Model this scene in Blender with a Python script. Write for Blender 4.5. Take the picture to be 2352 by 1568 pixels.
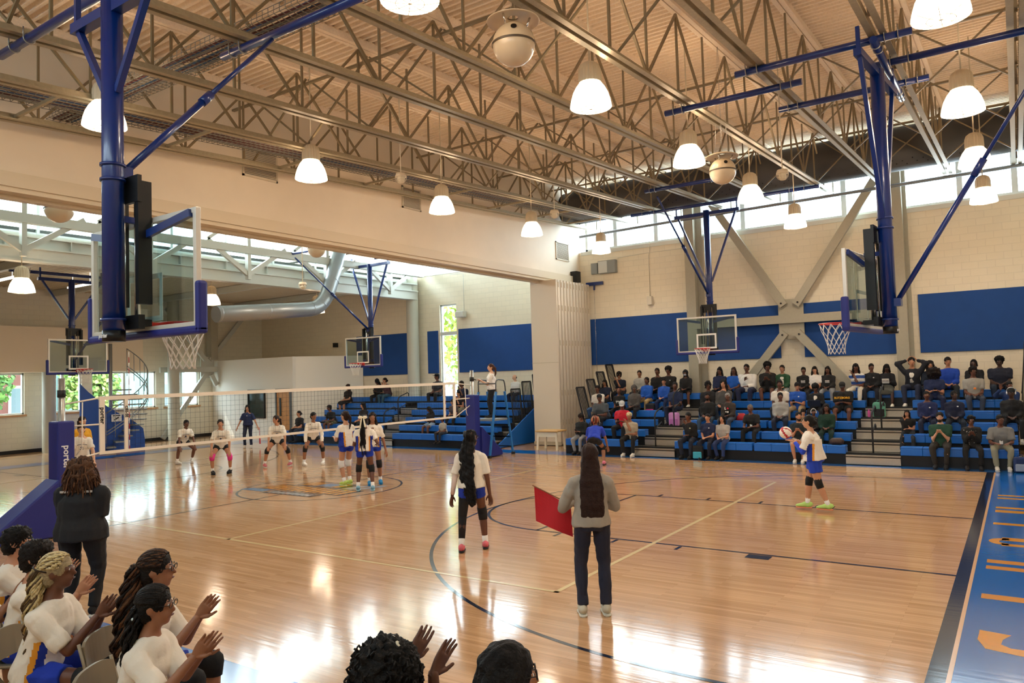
import bpy, bmesh, math, random
from mathutils import Vector, Matrix, noise
C = bpy.context.scene
COL = C.collection
for o in list(bpy.data.objects): bpy.data.objects.remove(o)
PI = math.pi
# ---------------------------------------------------------------- camera
cd = bpy.data.cameras.new('camera'); cam = bpy.data.objects.new('camera', cd); COL.objects.link(cam)
cd.sensor_width = 36; cd.lens = 26.173; cd.clip_start = .05; cd.clip_end = 400
right = Vector((0.82534324, 0.56378508, -0.03090189)); up = Vector((0.05096746, -0.01988352, 0.99850236)); fwd = Vector((-0.56232629, 0.82568216, 0.04514542))
M = Matrix((right, up, -fwd)).transposed().to_4x4(); M.translation = Vector((0.6306, -11.7448, 2.4385)); cam.matrix_world = M
C.camera = cam
# ---------------------------------------------------------------- colour handling and light
C.view_settings.view_transform = 'Standard'; C.view_settings.look = 'None'; C.view_settings.exposure = -0.22
C.view_settings.gamma = 1; C.view_settings.use_curve_mapping = False
w = bpy.data.worlds.new('sky'); C.world = w; w.use_nodes = True
bg = w.node_tree.nodes['Background']; bg.inputs[0].default_value = (.78, .89, 1, 1); bg.inputs[1].default_value = 9
def lamp(name, kind, loc, energy, col, **k):
    l = bpy.data.lights.new(name, kind); l.energy = energy; l.color = col
    for a, b in k.items(): setattr(l, a, b)
    o = bpy.data.objects.new(name, l); o.location = loc; COL.objects.link(o); return o
sun = lamp('sun', 'SUN', (-60, -20, 60), 5.0, (1, .94, .84), angle=.009)
sun.rotation_euler = Vector((.50, .38, -.80)).to_track_quat('-Z', 'Y').to_euler()
def area(name, loc, size, size_y, d, energy, col):
    a = lamp(name, 'AREA', loc, energy, col, shape='RECTANGLE', size=size, size_y=size_y)
    a.rotation_euler = Vector(d).to_track_quat('-Z', 'Y').to_euler(); return a
# daylight standing outside the clerestories and windows
area('daylight', (-5, 13.6, 8.3), 15, 2.4, (0, -1, -.35), 1300, (.86, .93, 1))
area('daylight', (-17, 13.6, 7.8), 7, 2.0, (0, -1, -.3), 1300, (.86, .93, 1))
area('daylight', (-22.9, 0, 7.7), 24, 1.5, (1, 0, -.25), 3000, (.86, .93, 1))
area('daylight', (-33.2, 2.5, 3.6), 12, 1.4, (1, 0, -.35), 900, (.86, .93, 1))
area('daylight', (-5, -15.4, 7.6), 15, 2.0, (0, 1, -.3), 700, (.9, .95, 1))

# ---------------------------------------------------------------- materials
def lin(c):
    if isinstance(c, str): c = tuple(int(c[i:i+2], 16)/255 for i in (0, 2, 4))
    return tuple((x/12.92 if x <= .04045 else ((x+.055)/1.055)**2.4) for x in c) + (1,)
MATS = {}
def mat(name, col='808080', rough=.6, metal=0, noise_=0, nscale=12, bump=0, bscale=60, emit=None, estr=0, coat=0, trans=0):
    if name in MATS: return MATS[name]
    m = bpy.data.materials.new(name); m.use_nodes = True; nt = m.node_tree; b = nt.nodes['Principled BSDF']
    b.inputs['Base Color'].default_value = lin(col); b.inputs['Roughness'].default_value = rough; b.inputs['Metallic'].default_value = metal
    if coat: b.inputs['Coat Weight'].default_value = coat; b.inputs['Coat Roughness'].default_value = .08
    tc = nt.nodes.new('ShaderNodeTexCoord')
    if noise_:
        n = nt.nodes.new('ShaderNodeTexNoise'); n.inputs['Scale'].default_value = nscale; n.inputs['Detail'].default_value = 4
        nt.links.new(tc.outputs['Object'], n.inputs['Vector'])
        r = nt.nodes.new('ShaderNodeMapRange'); r.inputs[1].default_value = .3; r.inputs[2].default_value = .7; r.inputs[3].default_value = 1-noise_; r.inputs[4].default_value = 1+noise_
        nt.links.new(n.outputs[0], r.inputs[0])
        mx = nt.nodes.new('ShaderNodeVectorMath'); mx.operation = 'SCALE'; mx.inputs[0].default_value = lin(col)[:3]
        nt.links.new(r.outputs[0], mx.inputs['Scale']); nt.links.new(mx.outputs[0], b.inputs['Base Color'])
    if bump:
        n2 = nt.nodes.new('ShaderNodeTexNoise'); n2.inputs['Scale'].default_value = bscale; n2.inputs['Detail'].default_value = 5
        nt.links.new(tc.outputs['Object'], n2.inputs['Vector'])
        bp = nt.nodes.new('ShaderNodeBump'); bp.inputs['Strength'].default_value = bump; bp.inputs['Distance'].default_value = .02
        nt.links.new(n2.outputs[0], bp.inputs['Height']); nt.links.new(bp.outputs[0], b.inputs['Normal'])
    if emit: b.inputs['Emission Color'].default_value = lin(emit); b.inputs['Emission Strength'].default_value = estr
    MATS[name] = m; return m
def glass(name, tint='e8f4f2', gl=.1, rough=.02):
    m = bpy.data.materials.new(name); m.use_nodes = True; nt = m.node_tree; nt.nodes.clear()
    o = nt.nodes.new('ShaderNodeOutputMaterial'); t = nt.nodes.new('ShaderNodeBsdfTransparent'); g = nt.nodes.new('ShaderNodeBsdfGlossy'); x = nt.nodes.new('ShaderNodeMixShader')
    f = nt.nodes.new('ShaderNodeLayerWeight'); f.inputs[0].default_value = .5
    t.inputs[0].default_value = lin(tint); g.inputs['Roughness'].default_value = rough
    pw = nt.nodes.new('ShaderNodeMath'); pw.operation = 'POWER'; pw.inputs[1].default_value = 4; nt.links.new(f.outputs['Facing'], pw.inputs[0])
    ma = nt.nodes.new('ShaderNodeMath'); ma.operation = 'MULTIPLY_ADD'; ma.inputs[1].default_value = .55; ma.inputs[2].default_value = gl*.3; nt.links.new(pw.outputs[0], ma.inputs[0])
    nt.links.new(ma.outputs[0], x.inputs[0]); nt.links.new(t.outputs[0], x.inputs[1]); nt.links.new(g.outputs[0], x.inputs[2]); nt.links.new(x.outputs[0], o.inputs[0])
    MATS[name] = m; return m
def wallmat(name, col, bw=.4, bh=.2, mortar=.010, depth=.35):
    m = mat(name, col, .62); nt = m.node_tree; b = nt.nodes['Principled BSDF']
    tc = nt.nodes['Texture Coordinate']; sp = nt.nodes.new('ShaderNodeSeparateXYZ'); ad = nt.nodes.new('ShaderNodeMath'); ad.operation = 'ADD'
    cb = nt.nodes.new('ShaderNodeCombineXYZ'); nt.links.new(tc.outputs['Object'], sp.inputs[0]); nt.links.new(sp.outputs[0], ad.inputs[0]); nt.links.new(sp.outputs[1], ad.inputs[1])
    nt.links.new(ad.outputs[0], cb.inputs[0]); nt.links.new(sp.outputs[2], cb.inputs[1])
    br = nt.nodes.new('ShaderNodeTexBrick'); br.inputs['Scale'].default_value = 1; br.inputs['Brick Width'].default_value = bw; br.inputs['Row Height'].default_value = bh
    br.inputs['Mortar Size'].default_value = mortar; br.inputs['Mortar Smooth'].default_value = .3; nt.links.new(cb.outputs[0], br.inputs['Vector'])
    c = lin(col); br.inputs['Color1'].default_value = c; br.inputs['Color2'].default_value = tuple(x*.965 for x in c[:3])+(1,); br.inputs['Mortar'].default_value = tuple(x*.9 for x in c[:3])+(1,)
    nt.links.new(br.outputs['Color'], b.inputs['Base Color'])
    bp = nt.nodes.new('ShaderNodeBump'); bp.invert = True; bp.inputs['Strength'].default_value = depth; bp.inputs['Distance'].default_value = .01
    nt.links.new(br.outputs['Fac'], bp.inputs['Height']); nt.links.new(bp.outputs[0], b.inputs['Normal']); return m
def floormat():
    m = mat('maple_floor', 'd9b184', .13); nt = m.node_tree; b = nt.nodes['Principled BSDF']; tc = nt.nodes['Texture Coordinate']
    br = nt.nodes.new('ShaderNodeTexBrick'); br.offset = .37; br.inputs['Scale'].default_value = 1; br.inputs['Brick Width'].default_value = 1.15; br.inputs['Row Height'].default_value = .057
    br.inputs['Mortar Size'].default_value = .0009; br.inputs['Bias'].default_value = 0
    br.inputs['Color1'].default_value = lin('cfa57c'); br.inputs['Color2'].default_value = lin('ba8f66'); br.inputs['Mortar'].default_value = lin('9a6f49')
    nt.links.new(tc.outputs['Object'], br.inputs['Vector'])
    mp = nt.nodes.new('ShaderNodeMapping'); mp.inputs['Scale'].default_value = (1.2, 26, 1); nt.links.new(tc.outputs['Object'], mp.inputs[0])
    n = nt.nodes.new('ShaderNodeTexNoise'); n.inputs['Scale'].default_value = 1.4; n.inputs['Detail'].default_value = 5; nt.links.new(mp.outputs[0], n.inputs['Vector'])
    mx = nt.nodes.new('ShaderNodeMix'); mx.data_type = 'RGBA'; mx.blend_type = 'MULTIPLY'; mx.inputs[0].default_value = 1
    cr = nt.nodes.new('ShaderNodeMapRange'); cr.inputs[1].default_value = .3; cr.inputs[2].default_value = .75; cr.inputs[3].default_value = .86; cr.inputs[4].default_value = 1.1
    nt.links.new(n.outputs[0], cr.inputs[0]); nt.links.new(br.outputs['Color'], mx.inputs[6]); nt.links.new(cr.outputs[0], mx.inputs[7]); nt.links.new(mx.outputs[2], b.inputs['Base Color'])
    return m
def cup(m, strength=.12, rough=.12):
    # boards cup slightly: long ripples along the boards
    nt = m.node_tree; b = nt.nodes['Principled BSDF']; tc = nt.nodes['Texture Coordinate']
    mp = nt.nodes.new('ShaderNodeMapping'); mp.inputs['Scale'].default_value = (.25, 7, 1); nt.links.new(tc.outputs['Object'], mp.inputs[0])
    n = nt.nodes.new('ShaderNodeTexNoise'); n.inputs['Scale'].default_value = 2.0; n.inputs['Detail'].default_value = 3; nt.links.new(mp.outputs[0], n.inputs['Vector'])
    bp = nt.nodes.new('ShaderNodeBump'); bp.inputs['Strength'].default_value = strength; bp.inputs['Distance'].default_value = .004
    nt.links.new(n.outputs[0], bp.inputs['Height']); nt.links.new(bp.outputs[0], b.inputs['Normal'])
    b.inputs['Roughness'].default_value = rough; b.inputs['IOR'].default_value = 1.6
    return m

# ---------------------------------------------------------------- mesh helpers
class MB:
    def __init__(s): s.v = []; s.f = []; s.m = []; s.smooth = []; s.mi = 0
    def add(s, vs, fs, sm=False):
        n = len(s.v); s.v += [tuple(v) for v in vs]; s.f += [tuple(i+n for i in f) for f in fs]; s.m += [s.mi]*len(fs); s.smooth += [sm]*len(fs); return s
    def box(s, x0, x1, y0, y1, z0, z1):
        vs = [(x, y, z) for z in (z0, z1) for y in (y0, y1) for x in (x0, x1)]
        return s.add(vs, [(0, 2, 3, 1), (4, 5, 7, 6), (0, 1, 5, 4), (2, 6, 7, 3), (0, 4, 6, 2), (1, 3, 7, 5)])
    def bar(s, a, b, w, h, up=(0, 0, 1)):
        a = Vector(a); b = Vector(b); d = (b-a).normalized(); u = Vector(up)
        if abs(d.dot(u)) > .98: u = Vector((0, 1, 0))
        r = d.cross(u).normalized(); u = r.cross(d)
        vs = [p + r*sx*w/2 + u*sz*h/2 for p in (a, b) for sz in (-1, 1) for sx in (-1, 1)]
        return s.add(vs, [(0, 1, 3, 2), (4, 6, 7, 5), (0, 4, 5, 1), (2, 3, 7, 6), (0, 2, 6, 4), (1, 5, 7, 3)])
    def tube(s, pts, r, n=10, cap=True, closed=False):
        pts = [Vector(p) for p in pts]; k = len(pts); rr = r if isinstance(r, (list, tuple)) else [r]*k
        vs = []; prev = None
        for i, p in enumerate(pts):
            if closed: d = pts[(i+1) % k]-pts[i-1]
            else: d = pts[min(i+1, k-1)]-pts[max(i-1, 0)]
            d.normalize()
            if prev is None:
                u = Vector((0, 0, 1)) if abs(d.z) < .9 else Vector((1, 0, 0)); u = (u-d*u.dot(d)).normalized()
            else:
                u = (prev-d*prev.dot(d)).normalized()
            prev = u; q = d.cross(u)
            vs += [p+(u*math.cos(2*PI*j/n)+q*math.sin(2*PI*j/n))*rr[i] for j in range(n)]
        fs = []
        for i in range(k if closed else k-1):
            a = i*n; b = ((i+1) % k)*n
            fs += [(a+j, a+(j+1) % n, b+(j+1) % n, b+j) for j in range(n)]
        s.add(vs, fs, True)
        if cap and not closed: n0 = len(s.v)-len(vs); s.f += [tuple(n0+j for j in range(n))[::-1], tuple(n0+(k-1)*n+j for j in range(n))]; s.m += [s.mi]*2; s.smooth += [False]*2
        return s
    def lathe(s, prof, o=(0, 0, 0), n=24, ribs=0, rd=0):
        vs = []
        for r, z in prof:
            for j in range(n):
                q = r*(1+(rd if (ribs and j % 2) else 0)); vs.append((o[0]+q*math.cos(2*PI*j/n), o[1]+q*math.sin(2*PI*j/n), o[2]+z))
        fs = [(i*n+j, i*n+(j+1) % n, (i+1)*n+(j+1) % n, (i+1)*n+j) for i in range(len(prof)-1) for j in range(n)]
        return s.add(vs, fs, not ribs)
    def prism(s, poly, z0, z1, f=lambda x, y, z: (x, y, z)):
        n = len(poly); vs = [f(x, y, z0) for x, y in poly]+[f(x, y, z1) for x, y in poly]
        return s.add(vs, [tuple(range(n))[::-1], tuple(range(n, 2*n))]+[(i, (i+1) % n, n+(i+1) % n, n+i) for i in range(n)])
    def mesh(s, name, mats):
        me = bpy.data.meshes.new(name); me.from_pydata(s.v, [], s.f)
        for m in mats: me.materials.append(m)
        me.polygons.foreach_set('material_index', s.m); me.polygons.foreach_set('use_smooth', s.smooth); me.update(); return me
    def obj(s, name, mats, parent=None, loc=None, kind=None, bevel=0):
        if not isinstance(mats, (list, tuple)): mats = [mats]
        o = bpy.data.objects.new(name, s.mesh(name, mats)); COL.objects.link(o)
        if parent: o.parent = parent
        if loc: o.location = loc
        if kind: o['kind'] = kind
        if bevel: b = o.modifiers.new('bevel', 'BEVEL'); b.width = bevel; b.segments = 2; b.limit_method = 'ANGLE'
        return o
def tag(o, label, cat, group=None, kind=None):
    o['label'] = label; o['category'] = cat
    if group: o['group'] = group
    if kind: o['kind'] = kind
    return o
def empty(name, loc=(0, 0, 0), rz=0):
    o = bpy.data.objects.new(name, None); COL.objects.link(o); o.location = loc; o.rotation_euler = (0, 0, rz); o.empty_display_size = .2; return o
def copy_tree(o, parent=None):
    c = o.copy(); COL.objects.link(c)
    if parent: c.parent = parent
    for ch in o.children: copy_tree(ch, c)
    return c
TXT = {}
def prep_texts(lst):
    os_ = []
    for txt, size, bold in lst:
        cu = bpy.data.curves.new('t', 'FONT'); cu.body = txt; cu.size = size; cu.align_x = 'CENTER'; cu.align_y = 'CENTER'; cu.extrude = .002; cu.offset = bold; cu.resolution_u = 2
        o = bpy.data.objects.new('t', cu); COL.objects.link(o); os_.append((o, (txt, size, bold)))
    dg = bpy.context.evaluated_depsgraph_get()
    for o, k in os_: TXT[k] = bpy.data.meshes.new_from_object(o.evaluated_get(dg))
    for o, k in os_: bpy.data.objects.remove(o)
prep_texts([('porter', .055, .001), ('1', .1, 0), ('porter', .11, .003), ('CBS-SE', .07, .002), ('porter', .15, .003), ('L', .10, .004), ('VE', .10, .004), ('BLITZBORG', .075, .003), ('8', .22, .006), ('2', .2, .006)])
def text_mesh(txt, size, bold=0): return TXT[(txt, size, bold)].copy()
def text(name, txt, size, m, loc, rot, parent=None, bold=0):
    me = text_mesh(txt, size, bold=bold); me.materials.clear(); me.materials.append(m)
    o = bpy.data.objects.new(name, me); COL.objects.link(o); o.location = loc; o.rotation_euler = rot
    if parent: o.parent = parent
    return o
# ---------------------------------------------------------------- palette
wall = wallmat('painted_block', 'e9dfc8'); wallL = wallmat('painted_block_left', 'e9e4d2')
plaster = mat('header_plaster', 'e8dcc8', .6, noise_=.02, nscale=2)
white = mat('white_paint', 'ece9e0', .55); trimm = mat('pale_metal_trim', 'cfd0c8', .45, .2)
steel = mat('grey_painted_steel', 'a8a391', .5, 0, noise_=.03); beamg = mat('green_grey_steel', 'c0c3bb', .5)
joistm = mat('joist_steel', '85765a', .45, .25); galv = mat('galvanised_channel', 'a69b82', .42, .45, noise_=.08, nscale=20)
deckm = mat('sprayed_deck', 'f6e4cc', .85, noise_=.06, nscale=30, bump=.6, bscale=70)
bluem = mat('royal_blue_steel', '032870', .3, .0, coat=.3); padm = mat('blue_vinyl_pad', '1a2478', .5, bump=.05, bscale=8)
panelb = mat('blue_acoustic_panel', '12458a', .8, noise_=.05, nscale=3)
black = mat('black_metal', '17181a', .4, .3); dark = mat('dark_rubber', '1d1e20', .7); chrome = mat('chrome', 'd5d5d5', .2, 1)
ductm = mat('charcoal_duct', '4c4a4a', .55, .2); ductg = mat('spiral_duct_galvanised', '9da3a8', .35, .6)
seatb = mat('blue_bench_plastic', '1265c0', .38, bump=.03, bscale=25); alu = mat('brushed_aluminium', 'bdb5a6', .32, .75, noise_=.05, nscale=40)
redm = mat('orange_red_rim', 'd2261c', .35, coat=.4); netw = mat('white_cord', 'eeeae4', .8)
pane = glass('window_glass', 'f4fafa', .1); board = glass('backboard_glass', 'dde8e8', .2)
FL = cup(floormat(), .16, .11)
navy = cup(mat('navy_floor_paint', '141c33', .15), .14, .13); fblue = cup(mat('blue_floor_paint', '0a5ba8', .15), .14, .13); fyel = cup(mat('gold_floor_paint', 'd18a1c', .15), .14, .13)
cream = cup(mat('cream_floor_paint', 'dcc795', .15), .14, .13)
# ---------------------------------------------------------------- room shell
XR = 2.6; XW = -31.5; YN = -14.2; YF = 12.6
fl = MB().box(XW-.3, XR+.2, YN-.2, YF+.3, -.3, 0).obj('floor', FL, kind='structure')
def mark(name, m, fn):
    b = MB(); fn(b); return b.obj(name, m, fl)
def strip(b, x0, x1, y0, y1, z=.0012): b.add([(x0, y0, z), (x1, y0, z), (x1, y1, z), (x0, y1, z)], [(0, 1, 2, 3)])
def arc(b, cx, cy, r, wd, a0, a1, n=64, z=.0016):
    vs = []; fs = []
    for i in range(n+1):
        a = a0+(a1-a0)*i/n
        for q in (r-wd/2, r+wd/2): vs.append((cx+q*math.cos(a), cy+q*math.sin(a), z))
    b.add(vs, [(2*i, 2*i+1, 2*i+3, 2*i+2) for i in range(n)])
# painted borders
def borders(b):
    strip(b, .07, XR, -8.45, 8.45); strip(b, -25.6, .07, 7.62, 8.45); strip(b, -26.6, -25.72, -8.45, 8.45); strip(b, -25.6, .07, -8.45, -7.68)
mark('painted_border', fblue, borders)
mark('court_baseline', navy, lambda b: (strip(b, -.10, .035, -9.4, 7.62, .002), strip(b, -25.72, -25.6, -7.62, 7.62, .002)))
def key(b, s):
    X = lambda x: x if s > 0 else -25.6-x
    def st(x0, x1, y0, y1): strip(b, min(X(x0), X(x1)), max(X(x0), X(x1)), y0, y1, .0022)
    for y in (-1.83, 1.83): st(-5.79, -.03, y-.025, y+.025)
    st(-5.79, -5.74, -1.83, 1.83)
    for sy in (-1, 1):
        for f, wd in ((7, .305), (11, .05), (14.17, .05), (17.33, .05)):
            x = -f*.3048; y0 = sy*1.875; y1 = sy*(1.875+(.2 if wd > .1 else .2)); st(x-wd, x, min(y0, y1), max(y0, y1))
    a = PI/2
    if s > 0: arc(b, -5.765, 0, 1.83, .05, a, 3*a); arc(b, -1.6, 0, 6.0, .05, a, 3*a, 96)
    else: arc(b, -19.835, 0, 1.83, .05, -a, a); arc(b, -24, 0, 6.0, .05, -a, a, 96)
    for y in (-6, 6): st(-1.6, 0, y-.025, y+.025)
mark('basketball_court_lines', navy, lambda b: (key(b, 1), key(b, -1), strip(b, -12.825, -12.775, -7.62, 7.62, .0022), arc(b, -12.8, 0, 1.83, .05, 0, 2*PI, 80)))
def cross(b):   # practice court lines of the two cross courts
    for cx in (-6.9, -19): arc(b, cx, 7.62, 1.83, .03, PI, 2*PI, 40, .0019)
def vb(b):
    for x in (-3.82, -9.82, -15.82, -21.82): strip(b, x, x+.06, -4.55, 4.55, .0026)
    for y in (-4.55, 4.5): strip(b, -21.82, -3.76, y, y+.05, .0026)
mark('volleyball_court_lines', cream, vb)
mark('floor_trim_line', mat('bare_maple', 'cfa070', .2), lambda b: strip(b, .035, .07, -9.4, 7.62, .0024))
def letters(b):
    X0 = .17; X1 = 1.15
    for y0, y1 in ((3.97, 4.12), (4.3, 4.44), (2.57, 2.8), (2.95, 3.12), (1.5, 1.67), (-1.02, -.84), (-1.34, -1.17), (-2.65, -2.46)): strip(b, X0, X1, y0, y1, .002)
    for y0, y1 in ((.36, .58), (.02, .17)): strip(b, .3, X1, y0, y1, .002)
    arc(b, .38, .30, .17, .12, PI/2, 3*PI/2, 20, .002)
    b.add([(.20, -3.72, .002), (.44, -3.76, .002), (.38, -3.92, .002), (.37, -4.05, .002), (.44, -4.12, .002), (1.15, -4.1, .002), (1.15, -4.3, .002), (.5, -4.28, .002), (.26, -4.22, .002), (.195, -4.0, .002), (.20, -3.85, .002)], [tuple(range(11))])
mark('floor_lettering', fyel, letters)
# centre logo: two rows of gold slanted blocks over a dark ribbon
def blocks(b, x0, x1, y0, y1, n_, z, gap=.25, sh=.06):
    w_ = (x1-x0)/n_
    for i in range(n_): q = x0+i*w_; b.add([(q, y0, z), (q+w_*(1-gap), y0, z), (q+w_*(1-gap)+sh, y1, z), (q+sh, y1, z)], [(0, 1, 2, 3)])
mark('floor_logo_outline', navy, lambda b: (blocks(b, -14.15, -11.45, -.72, -.02, 1, .0028, 0), blocks(b, -13.7, -12.2, .02, .62, 1, .0028, 0), blocks(b, -13.5, -11.9, -1.12, -.78, 1, .0028, 0)))
mark('floor_logo_lettering', fyel, lambda b: (blocks(b, -14.1, -11.5, -.68, -.08, 11, .0034), blocks(b, -13.65, -12.3, .08, .56, 3, .0034, .1)))
sbl = cup(mat('steel_blue_floor_paint', '5b82ad', .15), .14, .13)
mark('floor_logo_field', sbl, lambda b: (blocks(b, -14.4, -13.6, -1.02, -.74, 1, .0030, 0), blocks(b, -13.1, -12.6, .1, .5, 1, .0036, 0)))
mark('floor_logo_ribbon', cup(mat('grey_floor_paint', 'b9bcc0', .15), .14, .13), lambda b: (blocks(b, -13.4, -12.0, -1.05, -.86, 9, .0034, .35, .02), blocks(b, -12.1, -11.5, .05, .75, 2, .003, .4, .2)))

def ring_wall(name, m, rects, kind='structure'):
    b = MB()
    for r in rects: b.box(*r)
    return b.obj(name, m, kind=kind)
RS = .054
def zc(y): return 7.0+RS*y
# far wall with clerestory opening z 6.95..8.9, slot window, left part
ring_wall('wall_far', wall, [(-12.8, XR, YF, YF+.25, 0, 6.92), (-12.8, XR, YF, YF+.25, 8.95, 9.6), (-18.72, -12.8, YF, YF+.25, 0, 6.92), (-19.62, -18.72, YF, YF+.25, 0, .9), (-19.62, -18.72, YF, YF+.25, 5.5, 6.92), (XW, -19.62, YF, YF+.25, 0, 6.92), (XW, -12.8, YF, YF+.25, 8.3, 9.6), (XW, -20.8, YF, YF+.25, 6.92, 8.4)])
ring_wall('wall_near', wall, [(XW, XR, YN-.25, YN, 0, 6.3), (XW, XR, YN-.25, YN, 7.9, 9.0), (XW, -13.5, YN-.25, YN, 6.3, 7.9)])
ring_wall('wall_right', wall, [(XR, XR+.25, YN, YF, 0, 9.6)])
# west wall with windows
ys = [(-3.6, -1.6), (-1.2, 1.55), (2.25, 3.7), (4.1, 6.9), (7.3, 9.0)]
rc = [(XW-.25, XW, YN, YF, 0, 1.5), (XW-.25, XW, YN, YF, 3.1, 6.9)]
yy = YN
for a, b_ in ys: rc.append((XW-.25, XW, yy, a, 1.5, 3.1)); yy = b_
rc.append((XW-.25, XW, yy, YF, 1.5, 3.1))
ring_wall('wall_left', wallL, rc)
n = 0
def window(x, y0, y1, z0, z1, nm, axis='y', mull=(), fr=.06):
    global n
    n += 1; nmn = 'window_%d' % n
    b = MB()
    def bx(a0, a1, z0_, z1_, d=.05):
        if axis == 'y': b.box(x-d, x+d, a0, a1, z0_, z1_)
        else: b.box(a0, a1, x-d, x+d, z0_, z1_)
    bx(y0, y0+fr, z0, z1); bx(y1-fr, y1, z0, z1); bx(y0, y1, z0, z0+fr); bx(y0, y1, z1-fr, z1)
    for q in mull: bx(q-fr*.8, q+fr*.8, z0, z1, .06)
    o = b.obj(nmn, mat('window_frame_paint', 'd4dcdc', .5), kind='structure')
    g = MB()
    if axis == 'y': g.box(x-.006, x+.006, y0+fr, y1-fr, z0+fr, z1-fr)
    else: g.box(y0+fr, y1-fr, x-.006, x+.006, z0+fr, z1-fr)
    g.obj('pane', pane, o); return o
for a, b_ in ys: window(XW-.12, a, b_, 1.5, 3.1, '', 'y', ((a+b_)/2,))
window(YF+.12, -19.62, -18.72, .9, 5.5, '', 'x')
MB().box(-19.62, -18.72, YF+.02, YF+.2, 4.2, 4.35).obj('trim_1', mat('window_frame_paint'), kind='structure')
window(YF+.12, -12.55, XR, 6.92, 8.95, '', 'x', (-11.31, -9.73, -8.1, -6.67, -5.14, -3.58, -2.08, -.54, .75), .09)
window(YF+.12, -20.6, -13.1, 6.92, 8.3, '', 'x', (-18.7, -17, -15.2))
window(YN-.12, -13.4, XR, 6.3, 7.9, '', 'x', (-11.5, -9.7, -8, -6.3, -4.6, -3, -1.4, .3), .12)
MB().box(-12.7, XR, YF-.03, YF, 6.80, 6.93).box(-20.6, -13.1, YF-.03, YF, 6.8, 6.93).obj('trim_2', trimm, kind='structure')
b = MB()
for a, b_ in ys: b.box(XW, XW+.1, a-.05, b_+.05, 1.42, 1.5)
b.obj('trim_3', mat('pale_wood_sill', 'c79a6c', .5), kind='structure')
b = MB().box(XW, XW+.02, YN, 9.7, 0, .14); b.obj('baseboard_left', dark, kind='structure')
MB().box(.45, XR, YF-.02, YF, 0, .14).obj('baseboard_far', dark, kind='structure')
MB().box(XR-.02, XR, YN, YF-.03, 0, .14).obj('baseboard_right', dark, kind='structure')
# west soffit band over the windows and low partitions
MB().box(XW+.02, XW+.75, YN+.1, 5.9, 3.12, 4.88).obj('trim_4', mat('warm_plaster', 'efe0c6', .7), kind='structure')
# blue acoustic band on the far wall
b = MB()
for x0, x1 in ((-12.5, -8.58), (-8.0, -5.62), (-4.9, -2.32), (-1.72, XR)): b.box(x0, x1, YF-.05, YF-.002, 2.72, 4.4)
for x0, x1 in ((-18.6, -15.0), (-20.3, -19.72), (-24.6, -21.1)): b.box(x0, x1, YF-.05, YF-.002, 2.62, 4.42)
b.obj('trim_5', panelb, kind='structure', bevel=.006)
# vestibule projecting in the far left corner
MB().prism([(XW+.02, 9.72), (-25.62, 9.72), (-25.62, 9.9), (-24.2, 12.55), (XW+.02, 12.55)], 0, 3.55).obj('wall_vestibule', mat('vestibule_paint', 'efece2', .6), kind='structure')
# ---- door and window of the vestibule
d = MB().box(-26.7, -26.64, 9.62, 9.72, 0, 2.15).box(-25.76, -25.7, 9.62, 9.72, 0, 2.15).box(-26.7, -25.7, 9.62, 9.72, 2.09, 2.16).obj('door_1', mat('door_frame_grey', '5d6468', .5), kind='structure')
MB().box(-26.64, -25.76, 9.66, 9.70, .01, 2.09).obj('door_leaf', mat('pale_oak', 'c98f4e', .45, noise_=.1, nscale=6), d)
MB().box(-26.45, -26.33, 9.64, 9.665, .95, 1.75).obj('door_pane', black, d); MB().tube([(-25.86, 9.60, 1.0), (-25.96, 9.60, 1.0)], .012).obj('door_handle', chrome, d)
v = MB().box(-28.7, -28.64, 9.64, 9.72, .85, 2.14).box(-27.56, -27.5, 9.64, 9.72, .85, 2.14).box(-28.7, -27.5, 9.64, 9.72, .85, .91).box(-28.7, -27.5, 9.64, 9.72, 2.08, 2.14).obj('window_20', black, kind='structure')
MB().box(-28.64, -27.56, 9.68, 9.715, .91, 2.08).obj('pane', mat('dark_reflecting_glass', '20302e', .08), v)
# ---- roof deck, corrugated (ribs run along x)
def deck(name, x0, x1, y0, y1, zf, m, step=.16, d=.075):
    vs = []; fs = []; y = y0; k = 0
    while y < y1:
        for dy, dz in ((0, 0), (.05, 0), (.08, d), (.13, d)): vs += [(x0, y+dy, zf(y+dy)+dz), (x1, y+dy, zf(y+dy)+dz)]
        y += step
    nn = len(vs)//2
    fs = [(2*i, 2*i+1, 2*i+3, 2*i+2) for i in range(nn-1)]
    b = MB(); b.add(vs, fs); b.add([(x0, y0, zf(y0)+.3), (x1, y0, zf(y0)+.3), (x1, y1, zf(y1)+.3), (x0, y1, zf(y1)+.3)], [(0, 1, 2, 3)])
    return b.obj(name, m, kind='structure')
deck('ceiling', -13.2, XR+.2, YN-.2, YF+.2, lambda y: zc(y)+1.62, deckm)
deck('ceiling_left', -21.0, -13.0, YN-.2, YF+.2, lambda y: 8.35, mat('left_deck', 'd2d0c6', .8))
deck('ceiling_low', XW-.2, -20.9, YN-.2, YF+.2, lambda y: 6.42, mat('left_low_deck', 'd3c8b2', .8))
# unseen eave added over the monitor windows to block the sun
MB().box(-22.3, -20.9, YN, YF, 8.36, 8.5).obj('eave_sun_block', trimm, kind='structure')
window(-20.95, YN+.2, YF-.2, 6.58, 8.33, '', 'y', tuple(-12+i*1.9 for i in range(13)), .05)
MB().box(-21.1, -20.9, YN, YF, 6.38, 6.58).obj('trim_7', beamg, kind='structure')
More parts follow.
